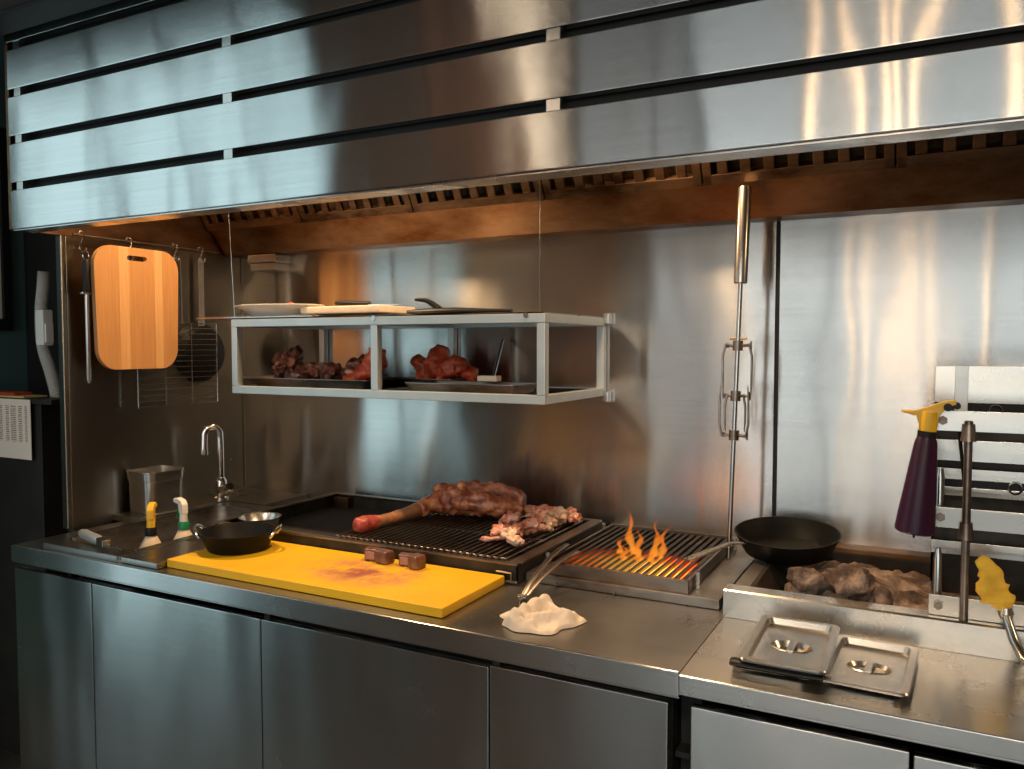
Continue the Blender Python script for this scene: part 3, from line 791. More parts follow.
piece('meat_chop', (-1.885, 2.23, ZM), (.048, .05, .036), DARKMEAT, 'small dark meat lump third from left in the shelf tray', .6, 24, (0, 0, 1.8), 4)
piece('meat_chop', (-1.79, 2.28, ZM), (.062, .06, .042), DARKMEAT, 'dark meat chop with pink streak fourth from left in the shelf tray', .6, 22, (.2, 0, .2), 6)
o = piece('meat_chop', (-1.79, 2.215, ZM+.035), (.022, .010, .010), PINKMEAT, 'pink strip lying over the fourth dark chop', .3, 50, (0, .25, .3), 6)
def fold(name, c, pts, rad, label, mat=REDMEAT, seed=0):
    m = MB(); m.sweep(smooth(pts, 5), [r for a, b_ in zip(rad, rad[1:]) for r in [a+(b_-a)*k/5 for k in range(5)]]+[rad[-1]], 18, amp=.5, nsc=30)
    o = m.build(name, mat, org=None, angle=70); o.location = c
    return tag(o, label, 'meat', 'meat pieces in the shelf')
fold('red_joint', (-1.70, 2.17, ZM), [(-.075, 0, .022), (-.02, 0, .028), (.025, .01, .06), (.045, .01, .105), (.05, .01, .13)], [.018, .032, .034, .030, .024], 'tall red meat joint standing just left of the shelf middle bar')
fold('red_joint', (-1.585, 2.40, ZM), [(-.06, 0, .10), (-.03, 0, .06), (.0, 0, .03), (.05, .0, .025)], [.018, .034, .036, .02], 'red meat joint leaning just right of the shelf middle bar')
fold('red_joint', (-1.525, 2.37, ZM), [(-.05, 0, .025), (-.025, 0, .05), (.0, 0, .10), (.015, .0, .135)], [.024, .04, .040, .022], 'tallest red meat joint in the right tray of the shelf')
fold('red_joint', (-1.468, 2.35, ZM), [(-.04, 0, .03), (-.005, 0, .055), (.03, 0, .075), (.045, .0, .05)], [.026, .034, .032, .018], 'curled red meat joint third in the right tray of the shelf')
fold('red_joint', (-1.425, 2.385, ZM), [(-.03, 0, .085), (-.005, 0, .055), (.02, 0, .03), (.035, .0, .022)], [.016, .03, .028, .016], 'red meat joint at the right end of the right tray')
sp = thing('reflection_rod', 'thin steel rod standing in for a reflection at the back of the empty tray', 'utensil', (-1.27, 2.3, ZS))  # rod and block model a wall reflection as a solid
b = MB(); b.rod((-1.335, 2.48, 1.545), (-1.245, 2.25, 1.425), .0055, 10); b.build('rod', STEEL_SMOOTH, sp)
b = MB(); b.box(-1.285, -1.215, 2.215, 2.25, 1.412, 1.430, .003); b.build('foot_block', WOODW, sp)

# ---------------------------------------------------------------- yellow board, steak cubes, two-handled pan
yb = MB(); yb.box(-.46, .46, -.152, .152, 0, .024, .004)
o = yb.build('yellow_chopping_board', YELLOW, org=(-1.4465, 1.694, .9005), local=True); o.rotation_euler = (0, 0, -.004)
tag(o, 'long yellow plastic chopping board with meat stains on the worktop', 'chopping board')
ZB = .9246
def cube(c, s, rz, label, cut):
    t = thing('steak_cube', label, 'meat', c, rz, 'seared steak cubes on the yellow board')
    m = MB(); m.box(-s[0]/2, s[0]/2, -s[1]/2, s[1]/2, 0, s[2], .006, 3)
    bmesh.ops.subdivide_edges(m.bm, edges=m.bm.edges[:], cuts=2, use_grid_fill=True)
    for v in m.bm.verts:
        if v.co.z > .002: v.co += V((noise.noise(v.co*60+V(c)*9), noise.noise(v.co*55+V(c)*5), .6*noise.noise(v.co*50+V(c)*3)))*.0035
    m.build('crust', STEAK, t, local=True, angle=60)
    if cut:
        q = MB(); q.box(-s[0]*.36, s[0]*.36, -s[1]/2-.002, -s[1]/2+.004, .005, s[2]*.82, .003); q.build('cut_face', STEAK_CUT, t, local=True)
    return t
cube((-1.388, 1.806, ZB), (.040, .035, .034), .25, 'leftmost steak cube with pink cut face on the yellow board', True)
cube((-1.338, 1.795, ZB), (.046, .036, .036), -.1, 'second steak cube from the left, widest of the four', False)
cube((-1.272, 1.805, ZB), (.038, .034, .032), .3, 'third steak cube from the left with pink cut face', True)
cube((-1.228, 1.792, ZB), (.036, .038, .038), -.2, 'rightmost steak cube, standing tallest on the yellow board', False)

wp = thing('two_handled_pan', 'black two-handled pan standing on the left end of the yellow board', 'pan', (-1.815, 1.722, ZB))
wp_c = (-1.815, 1.722, ZB)
b = MB(); b.lathe([(0, 0), (.080, 0), (.087, .004), (.106, .050), (.111, .054), (.111, .057), (.106, .057), (.101, .050), (.084, .010), (.078, .006), (0, .006)], wp_c, 52); b.build('pan_body', CAST, wp)
for sgn in (-1, 1):
    dd = V((.886, .464, 0))*sgn; pe = V((-.464, .886, 0))
    b = MB(); pts = []
    for k in range(13):
        a = PI*k/12; pts.append(V(wp_c)+dd*(.103+.022*math.sin(a))+pe*(.034*math.cos(a))+V((0, 0, .040+.030*math.sin(a))))
    b.tube(pts, .0045, 8); b.build('handle', STEEL_SMOOTH, wp)
# steel bowl behind the pan
bw = MB(); bw.lathe([(0, 0), (.035, 0), (.055, .018), (.066, .050), (.070, .054), (.070, .056), (.064, .054), (.052, .020), (.033, .005), (0, .005)], (-1.972, 1.965, .9045), 40)
tag(bw.build('steel_bowl', STEEL_SATIN, org=(-1.972, 1.965, .9045)), 'small steel bowl behind the two-handled pan inside the left grill box', 'bowl')
# ---------------------------------------------------------------- left grill
gx0, gx1, gy0, gy1, gz = -2.057, -.953, 1.853, 2.455, .95
g1 = thing('charcoal_grill', 'large dark steel grill box carrying the lamb leg, between sink and burning grill', 'grill', (-1.5, 2.15, .9))
b = MB()
b.box(gx0, gx1, gy0, gy0+.006, .909, gz, .001); b.box(gx0, gx1, gy1-.006, gy1, .901, gz, .001)
b.box(gx0, gx0+.006, gy0, gy1, .901, gz, .001); b.box(gx1-.006, gx1, gy0, gy1, .901, gz, .001)
b.build('box_wall', DARK_STEEL, g1)
b = MB()
b.box(gx0, gx1, gy0-.004, gy0+.018, gz, gz+.006, .002); b.box(gx0, gx1, gy1-.018, gy1+.004, gz, gz+.006, .002)
b.box(gx0-.003, gx0+.018, gy0+.018, gy1-.018, gz, gz+.006, .002); b.box(gx1-.035, gx1+.003, gy0+.018, gy1-.018, gz, gz+.006, .002)
b.box(gx0, gx1, gy0-.006, gy0, .903, .911, .002)
b.build('rim', STEEL_GRILL, g1)
b = MB(); b.box(gx0+.006, gx1-.006, gy0+.006, gy1-.006, .901, .904); b.build('firebed', SOOT, g1)
b = MB(); b.prism([(-2.03, 2.449), (-1.97, 2.449), (-1.965, 2.41), (-2.035, 2.41)], 'z', .905, .945); b.build('inner_plate', STEEL_STAIN, g1)
b = MB(); b.tube([(gx1-.06, gy0-.008, .932), (gx1-.015, gy0-.010, .932), (gx1-.015, gy0-.010, .914)], .0025, 6); b.build('front_catch', STEEL_SMOOTH, g1)
qx0, qx1, qy0, qy1, qz = -1.575, -1.0, 1.876, 2.40, .957
gr = thing('grill_grate', 'steel bar grate on the left grill under the lamb leg', 'grill grate', (-1.29, 2.13, qz))
b = MB(); b.tube([(qx0, qy0, qz), (qx1, qy0, qz), (qx1, qy1, qz), (qx0, qy1, qz)], .004, 8, True); b.rod((qx0, 2.12, qz-.003), (qx1, 2.12, qz-.003), .004, 8); b.build('frame', STEEL_GRILL, gr)
n = 27
for k in range(1, n):
    xx = qx0+(qx1-qx0)*k/n
    MB().rod((xx, qy0-.014, qz+.004), (xx, qy1+.004, qz+.004), .0036, 6).build('bar', STEEL_GRILL, gr)
ZG = qz+.0075

# lamb leg and second joint
lg = thing('lamb_leg', 'roasted leg of lamb with bare shank pointing left on the left grate', 'roast meat', (-1.35, 2.2, ZG))
pts = smooth([(-1.476, 2.160, ZG+.030), (-1.455, 2.225, ZG+.040), (-1.42, 2.26, ZG+.046), (-1.36, 2.265, ZG+.050), (-1.29, 2.27, ZG+.046), (-1.22, 2.285, ZG+.036), (-1.17, 2.30, ZG+.022)], 6)
rr = [.025, .037, .047, .049, .044, .033, .015]
rads = [a+(c-a)*k/6 for a, c in zip(rr, rr[1:]) for k in range(6)]+[rr[-1]]
b = MB(); b.sweep(pts, rads, 40, amp=.42, nsc=30, sq=(.86, 1.05)); b.blob((-1.432, 2.262, ZG+.082), (.038, .025, .022), .4, 40, 3, seed=3); b.blob((-1.372, 2.262, ZG+.092), (.016, .014, .024), .4, 60, 2, seed=8); b.build('roasted_flesh', ROAST, lg, angle=80)
pts = smooth([(-1.510, 1.960, ZG+.021), (-1.502, 2.005, ZG+.022), (-1.489, 2.08, ZG+.024), (-1.474, 2.165, ZG+.030), (-1.462, 2.215, ZG+.034)], 5)
rr = [.020, .0165, .019, .024, .022]
b = MB(); b.sweep(pts, [a+(c-a)*k/5 for a, c in zip(rr, rr[1:]) for k in range(5)]+[rr[-1]], 16, amp=.15, nsc=40); b.build('shank', SHANK, lg, angle=80)
b = MB(); b.sweep(smooth([(-1.526, 1.905, ZG+.021), (-1.520, 1.925, ZG+.022), (-1.512, 1.955, ZG+.022), (-1.505, 1.985, ZG+.022)], 4), [.017, .021, .023, .0245, .0255, .026, .0255, .025, .024, .022, .021, .020, .019], 16, amp=.18, nsc=60); b.build('knuckle_end', BONE_END, lg, angle=80)
rb = thing('rib_joint', 'second roasted joint behind the lamb leg on the left grate', 'roast meat', (-1.28, 2.37, ZG))
b = MB(); b.sweep(smooth([(-1.43, 2.375, ZG+.05), (-1.36, 2.375, ZG+.052), (-1.28, 2.365, ZG+.048), (-1.19, 2.36, ZG+.036)], 6), [.026+.014*math.sin(PI*k/18*.9+.2) for k in range(19)], 30, amp=.45, nsc=32, sq=(1.15, .6)); b.build('roasted_flesh', ROAST, rb, angle=80)
b = MB(); b.blob((-1.165, 2.35, ZG+.022), (.024, .02, .019), .2, 40, 3); b.build('pale_end', SHANK, rb, angle=80)
# scraps
spots = [(-1.120, 2.00, .013, 0, 'thin pink strip furthest left of the scraps on the left grate'), (-1.105, 2.035, .021, 0, 'red-pink scrap at left behind the strip on the left grate'), (-1.066, 2.015, .019, 1, 'pale fatty scrap nearest the front of the left grate'), (-1.030, 1.985, .016, 1, 'pale flat scrap at the front right of the left grate'),
         (-1.136, 2.165, .025, 0, 'round red scrap nearest the lamb leg'), (-1.075, 2.085, .019, 0, 'small pink scrap in the middle of the scrap pile'), (-1.050, 2.125, .026, 0, 'plump pink scrap right of the middle of the scrap pile'), (-1.03, 2.19, .022, 1, 'pale scrap at the right side of the scrap pile'),
         (-1.10, 2.265, .026, 0, 'red scrap at the back of the scrap pile'), (-1.09, 2.33, .024, 0, 'red rounded scrap furthest back on the left grate'), (-1.037, 2.30, .026, 1, 'pale pink rolled scrap near the grate back right corner'), (-1.012, 2.34, .024, 0, 'pink scrap at the back right corner of the grate')]
for i, (xx, yy, s, fat, lab) in enumerate(spots):
    piece('meat_scrap', (xx, yy, ZG), (s*1.45, s*.95, s*.85) if s > .015 else (.034, .008, .007), FATMEAT if fat else PINKMEAT, lab, .7, 55, (0, .15*(i % 3-1), i*1.1), i+20, 'pink meat scraps on the left grate')

# ---------------------------------------------------------------- burning grill
tx0, tx1, ty0, ty1 = -.950, -.4395, 1.893, 2.505
g2 = thing('drip_tray', 'shallow stainless tray holding the burning grill beside the right worktop', 'tray', (-.69, 2.2, .9))
b = MB(); b.box(tx0, tx1, ty0, ty1, .901, .925, .002); b.build('tray_body', STEEL_DIRTY, g2)
for xx in (-.86, -.70):
    MB().rod((xx, ty0, .908), (xx, ty0-.008, .904), .003, 8).build('bolt', STEEL_SMOOTH, g2)
fx0, fx1, fy0, fy1, fz = -.905, -.517, 1.862+.045, 2.42, .955
fg = thing('fire_grill', 'small grill with thick black bars over glowing charcoal', 'grill', (-.71, 2.15, .926))
b = MB()
b.box(fx0, fx1, fy0-.004, fy0+.008, .926, fz+.002, .001); b.box(fx0, fx1, fy1-.008, fy1, .926, fz+.002, .001); b.box(fx0, fx0+.008, fy0, fy1, .926, fz+.002, .001); b.box(fx1-.008, fx1, fy0, fy1, .926, fz+.002, .001)
b.build('frame', STEEL_GRILL, fg)
n = 19
for k in range(1, n):
    xx = fx0+(fx1-fx0)*k/n
    MB().prism([(xx-.0052, fz-.004), (xx+.0052, fz-.004), (xx+.003, fz-.014), (xx-.003, fz-.014)], 'y', fy0+.008, fy1-.008).build('grate_bar', DARK_STEEL, fg)
for (xx, yy) in ((fx1+.010, fy0+.05), (fx0-.010, fy0+.05), (fx0-.010, fy1-.05), (fx1+.010, fy1-.05)):
    MB().box(xx-.005, xx+.005, yy-.005, yy+.005, .926, fz+.012, .001).build('corner_post', STEEL_SATIN, fg)
b = MB(); b.heights(fx0+.01, fx1-.01, fy0+.01, fy1-.01, 60, 70, lambda x, y: .929+.011*max(0, .3+noise.noise(V((x*38, y*38, 1)))))
o = b.build('ember_bed', COAL, org=(-.69, 2.04, .928), angle=20); tag(o, 'glowing orange charcoal bed under the bars of the burning grill', 'embers', None, 'stuff')
o['kind'] = 'stuff'
fire = thing('fire', 'orange flames rising through the bars of the burning grill', 'fire', (-.69, 2.07, .945))
def flame(c, h, r, lean, seed):
    m = MB(); pts = []; rad = []
    for k in range(13):
        t = k/12
        pts.append((c[0]+lean*t*t*h+.009*math.sin(t*10+seed)*t**.7, c[1]+.008*math.sin(t*6+seed*2)*t, c[2]+h*t))
        rad.append(max(.0006, r*.8*(math.sin(PI*min(1, t*.62+.25)))**1.2*(1-t)**.9*(1+.35*math.sin(t*17+seed*2))))
    m.sweep(pts, rad, 12, amp=.25, nsc=40); return m.build('flame', FLAME, fire, angle=180)
for f_ in ((-.738, 2.13, .135, .021, -.12, 1), (-.715, 2.11, .085, .020, .10, 2.2), (-.668, 2.12, .115, .021, .10, 3.1), (-.645, 2.10, .105, .017, .22, 4.5), (-.765, 2.10, .06, .016, .2, 5.2), (-.695, 2.06, .06, .020, .0, 6.1), (-.655, 2.05, .06, .016, .1, 7.7), (-.73, 2.05, .05, .016, -.1, 8.4)):
    flame((f_[0], f_[1], .944), f_[2], f_[3], f_[4], f_[5])

# tongs leaning on the left grill edge
tn = thing('tongs', 'steel grill tongs lying between the left grill and the burning grill', 'tongs', (-.86, 1.9, .92))
def arm(pts, w_, h_):
    m = MB(); m.sweep(pts, 1.0, 8, sq=(h_, w_), up=(0, 0, 1)); return m
arm(smooth([(-.882, 1.740, .914), (-.884, 1.80, .938), (-.895, 1.95, .967), (-.905, 2.06, .968)], 4), .0085, .003).build('arm', STEEL_GRILL, tn)
arm(smooth([(-.874, 1.740, .914), (-.866, 1.81, .940), (-.852, 1.92, .967), (-.845, 2.00, .969)], 4), .0085, .003).build('arm', STEEL_GRILL, tn)
MB().sweep([(-.890, 1.736, .912), (-.866, 1.736, .912)], .007, 10).build('hinge', STEEL_SMOOTH, tn)
MB().tube([(-.880, 1.730, .910), (-.880, 1.722, .906), (-.874, 1.708, .903)], .002, 6).build('loop', STEEL_SMOOTH, tn)

# white cloth
def cloth():
    n = 120; R = 40; bm = bmesh.new()
    c = V((-.778, 1.622, 0)); ax = V((.886, .464, 0)); ay = V((-.464, .886, 0))
    ridges = [((-.055, -.02), (.015, .055), .036, .020), ((-.02, -.03), (.06, -.01), .026, .016), ((.02, .05), (.045, .0), .022, .014), ((-.07, -.035), (-.02, -.05), .016, .012), ((.0, .02), (.075, .01), .014, .013), ((-.04, .03), (.03, .065), .018, .016)]
    def hgt(u, v_):
        h = 0
        for (a, b_, hh, w_) in ridges:
            A = V((a[0], a[1], 0)); B = V((b_[0], b_[1], 0)); P = V((u, v_, 0)); d = B-A
            t = max(0, min(1, (P-A).dot(d)/d.length_squared)); q = (P-A-d*t).length
            q += .006*noise.noise(V((u*50, v_*50, 4)))
            h = max(h, hh*math.exp(-(q/w_)**2))+.25*min(h, hh*math.exp(-(q/w_)**2))
        return h+.006+.006*noise.noise(V((u*42, v_*42, 1)))+.0025*noise.noise(V((u*110, v_*110, 2)))
    rings = []
    for i in range(R+1):
        t = max(i, .001)/R; row = []
        for k in range(n):
            a = 2*PI*k/n
            rr_ = 1+.10*math.sin(3*a+.7)+.07*math.sin(5*a+2.1)+.05*math.sin(8*a)
            u, v_ = math.cos(a)*.092*rr_*t, math.sin(a)*.072*rr_*t
            p = c+ax*u+ay*v_
            z = max(.002, hgt(u, v_))*min(1, (1-t)/.06+.12) if i < R else .0004
            row.append(bm.verts.new((p.x, p.y, .9015+z)))
        rings.append(row)
    for A, B in zip(rings, rings[1:]):
        for k in range(n): bm.faces.new((A[k], B[k], B[(k+1) % n], A[(k+1) % n]))
    bmesh.ops.remove_doubles(bm, verts=rings[0], dist=.0005)
    for _ in range(2): bmesh.ops.smooth_vert(bm, verts=[v for v in bm.verts if v.co.z > .903], factor=.5, use_axis_x=True, use_axis_y=True, use_axis_z=True)
    bmesh.ops.recalc_face_normals(bm, faces=bm.faces)
    m = MB(); m.add(bm)
    o = m.build('kitchen_cloth', CLOTH, org=(-.778, 1.622, .9015), angle=180)
    return tag(o, 'crumpled white cloth on the worktop in front of the burning grill', 'cloth')
cloth()

# ---------------------------------------------------------------- rotisserie skewer standing at the wall
rk = thing('rotisserie_spit', 'rotisserie spit with thick steel handle standing upright against the back wall', 'rotisserie spit', (-.503, 2.275, .926))
S0 = V((-.5035, 2.275, .9265)); S1 = V((-.478, 2.30, 1.962))
at = lambda z: S0+(S1-S0)*((z-S0.z)/(S1.z-S0.z))
b = MB(); b.rod(S0, at(1.72), .0062, 10); b.build('shaft', STEEL_SMOOTH, rk)
b = MB(); b.sweep([at(1.697), at(1.70), at(1.96), at(1.963)], [.016, .0185, .0185, .017], 20)
d = (S1-S0).normalized()
b.build('handle', STEEL_SATIN, rk)
def fork(zc, up, w_, L):
    m = MB(); c = at(zc); m.rod(at(zc-.014), at(zc+.014), .014, 14)
    m.rod(c+V((-.03, 0, .0)), c+V((.036, 0, .0)), .004, 8); m.rod(c+V((.036, 0, -.012)), c+V((.036, 0, .012)), .003, 6); m.rod(c+V((-.030, 0, -.006)), c+V((-.03, 0, .006)), .006, 8)
    p = m.build('fork_collar', STEEL_GRILL, rk)
    for sx in (-1, 1):
        q = MB(); s = 1 if up else -1
        q.sweep([c+V((sx*.010, -.004, 0)), c+V((sx*w_*.8, -.006, -.004*s)), c+V((sx*w_, -.006, s*.03)), c+V((sx*w_*.98, -.006, s*L*.75)), c+V((sx*w_*.93, -.006, s*L))], [.0032, .0035, .0035, .003, .0012], 6)
        q.build('prong', STEEL_GRILL, p)
fork(1.525, False, .040, .15); fork(1.385, False, .028, .10); fork(1.275, True, .040, .14)
MB().sweep([at(1.545)+V((-.022, 0, 0)), at(1.545)+V((.024, 0, 0))], .0035, 8).build('wing_screw', STEEL_GRILL, rk)

# ---------------------------------------------------------------- charcoal pit, ash and second pan
pit = thing('charcoal_pit', 'open stainless charcoal pit behind the raised front edge of the right worktop', 'charcoal pit', (.2, 2.15, .9))
b = MB(); b.prism([(1.854, .9005), (1.856, .961), (1.860, .9645), (1.905, .9645), (1.905, .955), (1.868, .955), (1.868, .9005)], 'x', -.4215, RX); b.build('front_edge', STEEL_TOP_R, pit)
b = MB(); b.box(-.421, RX, 2.455, 2.508, .935, .950, .002); b.build('back_edge', STEEL_STAIN, pit)
b = MB(); b.box(-.4215, -.385, 1.906, 2.455, .925, .9455, .002); b.build('left_edge', STEEL_DIRTY, pit)
b = MB(); b.prism([(-.385, .9455), (-.375, .9455), (-.30, .80), (-.31, .80)], 'y', 1.906, 2.455)
b.box(-.31, RX, 1.869, 2.455, .795, .80); b.box(-.385, RX, 2.447, 2.455, .80, .935); b.box(-.385, RX, 1.869, 1.875, .80, .955)
b.build('basin', SOOT, pit)
MB().prism([(-.384, .943), (-.372, .944), (-.318, .85), (-.328, .846)], 'y', 1.93, 2.15).build('side_plate', STEEL_STAIN, pit)
def ashf(x, y):
    h = .075*math.exp(-((x+.18)/.11)**2-((y-2.18)/.20)**2)+.030*math.exp(-((x-.02)/.12)**2-((y-2.1)/.2)**2)
    return .896+h*.85+.02*noise.noise(V((x*14, y*14, 0)))+.012*noise.noise(V((x*40, y*40, 2)))
b = MB(); b.heights(-.33, 1.2, 1.88, 2.44, 150, 60, ashf); o = b.build('ash_heap', ASH, org=(-.1, 2.1, .89), angle=180)
tag(o, 'heap of grey-brown ash filling the charcoal pit', 'ash', None, 'stuff'); o['kind'] = 'stuff'
for i, (xx, yy, s, mt, lab) in enumerate([(-.262, 2.03, .040, ASH, 'pale ashed charcoal lump at the left front of the pit'), (-.222, 1.985, .034, CHAR, 'black charcoal lump in front of the pale one in the pit'), (-.160, 2.00, .046, ASH, 'large pale ashed lump in the middle of the pit'), (-.195, 1.95, .026, CHAR, 'small black charcoal between the two pale lumps'), (-.10, 1.985, .026, ASH, 'small pale lump right of the large one in the pit')]):
    piece('charcoal_lump', (xx, yy, ashf(xx, yy)-.004), (s*1.2, s*.9, s*.95), mt, lab, .45, 30, (0, .3, i), i+40, 'charcoal lumps in the pit')
    bpy.context.view_layer.update()
fp = thing('frying_pan', 'large black frying pan with flat steel handle resting on the pit back corner', 'frying pan', (-.345, 2.27, .951))
pc = V((-.350, 2.295, .957))
b = MB(); Mx = Matrix.Rotation(math.radians(6), 4, 'X')
b.lathe([(0, 0), (.100, 0), (.112, .006), (.137, .056), (.139, .060), (.135, .060), (.108, .012), (.098, .007), (0, .007)], pc, 56, M=Mx); b.build('pan_body', CAST, fp)
b = MB(); b.sweep([pc+V((-.085, -.10, .040)), pc+V((-.12, -.145, .044)), pc+V((-.19, -.235, .022)), pc+V((-.207, -.262, .016))], [.006, .010, .0135, .012], 8, sq=(.35, 1.2)); b.build('handle', STEEL_SATIN, fp)

# ---------------------------------------------------------------- pan lids
def lid(w_, d_):
    t = MB(); bm = bmesh.new(); rings = []
    for (a, c, r, z) in ((w_, d_, .016, 0), (w_, d_, .016, .003), (w_-.004, d_-.004, .015, .0055), (w_-.028, d_-.028, .014, .0055), (w_-.036, d_-.036, .014, -.006), (w_-.040, d_-.040, .014, -.007)):
        rings.append([bm.verts.new((p[0], p[1], z+.009)) for p in rrect(a, c, r, 6)])
    for A, B in zip(rings, rings[1:]):
        for k in range(len(A)):
            j = (k+1) % len(A); bm.faces.new((A[k], A[j], B[j], B[k]))
    # inner panel with an oval hand recess
    inner = rings[-1]; n = 40
    e0 = [bm.verts.new((.040*math.cos(2*PI*k/n), .030*math.sin(2*PI*k/n), .002)) for k in range(n)]
    pl_ = [[v.co.copy() for v in inner], [v.co.copy() for v in e0]]; allv = list(inner)+e0
    for tr in geometry.tessellate_polygon(pl_):
        try: bm.faces.new([allv[i] for i in tr])
        except ValueError: pass
    e1 = [bm.verts.new((.038*math.cos(2*PI*k/n), .028*math.sin(2*PI*k/n), .0035)) for k in range(n)]
    e2 = [bm.verts.new((.030*math.cos(2*PI*k/n), .021*math.sin(2*PI*k/n), -.007)) for k in range(n)]
    for A, B in ((e0, e1), (e1, e2)):
        for k in range(n): bm.faces.new((A[k], A[(k+1) % n], B[(k+1) % n], B[k]))
    bm.faces.new(e2)
    bmesh.ops.recalc_face_normals(bm, faces=bm.faces)
    t.add(bm); return t
def pan_lid(loc, rot, label):
    t = thing('pan_lid', label, 'pan lid', loc, 0, None); t.rotation_euler = rot
    lid(.158, .262).build('plate', STEEL_SATIN, t, local=True, angle=28)
    m = MB(); m.box(-.007, .007, -.030, .030, .001, .006, .002); m.build('grip_bar', STEEL_SATIN, t, local=True)
    return t
pan_lid((-.262, 1.672, .903), (0, 0, .02), 'stainless pan lid flat on the worktop, mostly hidden beneath the raised one')
pan_lid((-.240, 1.654, .9265), (math.radians(1.2), 0, .01), 'stainless pan lid raised on top of the black-handled utensil')
pan_lid((-.100, 1.674, .9035), (0, 0, -.045), 'stainless pan lid lying flat at the right, nearest the spray bottle')
bt = thing('black_handled_scraper', 'black-handled utensil sandwiched under the raised pan lid', 'utensil', (-.25, 1.56, .916))
b = MB(); b.sweep([(-.334, 1.537, .9235), (-.326, 1.537, .9235), (-.296, 1.538, .9215), (-.216, 1.541, .920), (-.168, 1.543, .920)], [.010, .0135, .0105, .010, .009], 12, sq=(.62, 1.2)); b.build('handle', BLACK, bt)
b = MB(); b.box(-.21, -.17, 1.553, 1.62, .9170, .9180); b.build('blade', STEEL_SMOOTH, bt)

# ---------------------------------------------------------------- skewer rack at right
rc = thing('skewer_rack', 'three-tier stainless skewer rack standing at the right edge over the charcoal pit', 'skewer rack', (.2, 1.98, .9645))
XR = .62
for z in (.948+.0175, 1.150, 1.350):
    hh = .042
    b = MB(); b.box(-.002, XR, 1.878, 1.883, z, z+hh, .001); b.box(-.002, XR, 1.883, 1.912, z, z+.004, .001); fbar = b.build('front_bar', STEEL_TOP_R, rc)
    q = MB(); q.rod((.016, 1.8785, z+.022), (.016, 1.871, z+.022), .0095, 6); q.rod((.016, 1.871, z+.022), (.016, 1.866, z+.022), .005, 10); q.build('bolt', STEEL_GRILL, fbar)
for (z0_, z1_) in ((1.396, 1.479), (1.264, 1.312), (1.222, 1.247), (1.185, 1.205), (1.050, 1.080)):
    MB().box(0, XR, 2.08, 2.084, z0_, z1_, .001).build('rear_plate', STEEL_TOP_R, rc)
for (z, xs) in ((1.377, .121), (1.212-.005, .162)):
    chn = MB().box(0.002, XR, 2.086, 2.11, z-.016, z+.022, .002).build('spit_channel', BLACK, rc)
    m = MB(); m.tube([(xs+.013*math.cos(a), 2.078, z+.004+.013*math.sin(a)) for a in [2*PI*k/20 for k in range(20)]], .0022, 6, True); m.build('ring', CHROME, chn)
b = MB(); b.box(.040, .066, 2.072, 2.0795, 1.362, 1.4795, .001); b.rod((.053, 2.072, 1.455), (.053, 2.068, 1.455), .006, 10); b.build('rear_strap', ALU, rc)
b = MB(); b.rod((.0625, 1.870, .9655), (.0625, 1.870, 1.372), .0078, 14); b.build('upright_rod', STEEL_GRILL, rc)
for z in (1.152, 1.352):
    m = MB(); m.lathe([(0, -.016), (.015, -.016), (.013, -.004), (.0115, .018), (0, .018)], (.0625, 1.870, z-.004), 16); m.build('rod_collar', STEEL_GRILL, rc)
b = MB(); b.rod((.046, 1.888, 1.352), (.066, 1.90, 1.17), .0035, 8); b.build('stay_rod', BLACK, rc)
for (za, zb2) in ((.968, 1.10), (1.155, 1.27)):
    b = MB(); b.sweep([(.014, 1.905, za), (.014, 1.905, zb2-.02), (.014, 1.905, zb2)], [.009, .009, .005], 10); b.build('side_post', STEEL_SMOOTH, rc)
MB().box(.004, XR, 2.112, 2.116, .952, 1.40).build('dark_gap_sheet', DARK_STEEL, rc)  # dark sheet added so the gaps between the plates read dark
for xa in (0, XR-.004):
    b = MB(); b.box(xa, xa+.004, 2.086, 2.112, .952, 1.478)
    for z in (.97, 1.155, 1.355): b.box(xa, xa+.004, 1.884, 2.0865, z, z+.012)
    b.build('side_frame', STEEL_TOP_R, rc)
# crank handle
b = MB(); b.sweep([(.135, 1.852, .990), (.148, 1.83, .95), (.163, 1.80, .925), (.19, 1.76, .925)], [.008, .009, .010, .010], 12)
b.lathe([(0, -.014), (.010, -.012), (.0145, 0), (.010, .012), (0, .014)], (.135, 1.858, .994), 16)
b.rod((.135, 1.858, .994), (.135, 1.880, .987), .006, 10)
ck = b.build('crank', STEEL_SATIN, rc)
MB().sweep([(.165, 1.765, .922), (.168, 1.76, .916), (.168, 1.757, .912)], [.013, .0135, .012], 14).build('crank_cap', ALU, ck)

# yellow cloth stuffed in the rack
def ycl():
    m = MB(); pts = [(.085, 1.868, 1.096), (.100, 1.866, 1.083), (.108, 1.864, 1.065), (.110, 1.862, 1.045), (.118, 1.862, 1.025), (.122, 1.862, 1.012), (.118, 1.862, 1.003)]
    m.sweep(smooth(pts, 5), [.010+.018*math.sin(min(1, k/30*1.15)*PI*.62)*(1+.22*math.sin(k*.9)) for k in range(31)], 26, amp=.20, nsc=46, sq=(.5, 1.0), up=(0, 1, 0))
    o = m.build('yellow_cloth', YCLOTH, org=(.11, 1.862, 1.002), angle=180)
    return tag(o, 'crumpled yellow rag draped on the rack crank at the right edge', 'cloth')
ycl()

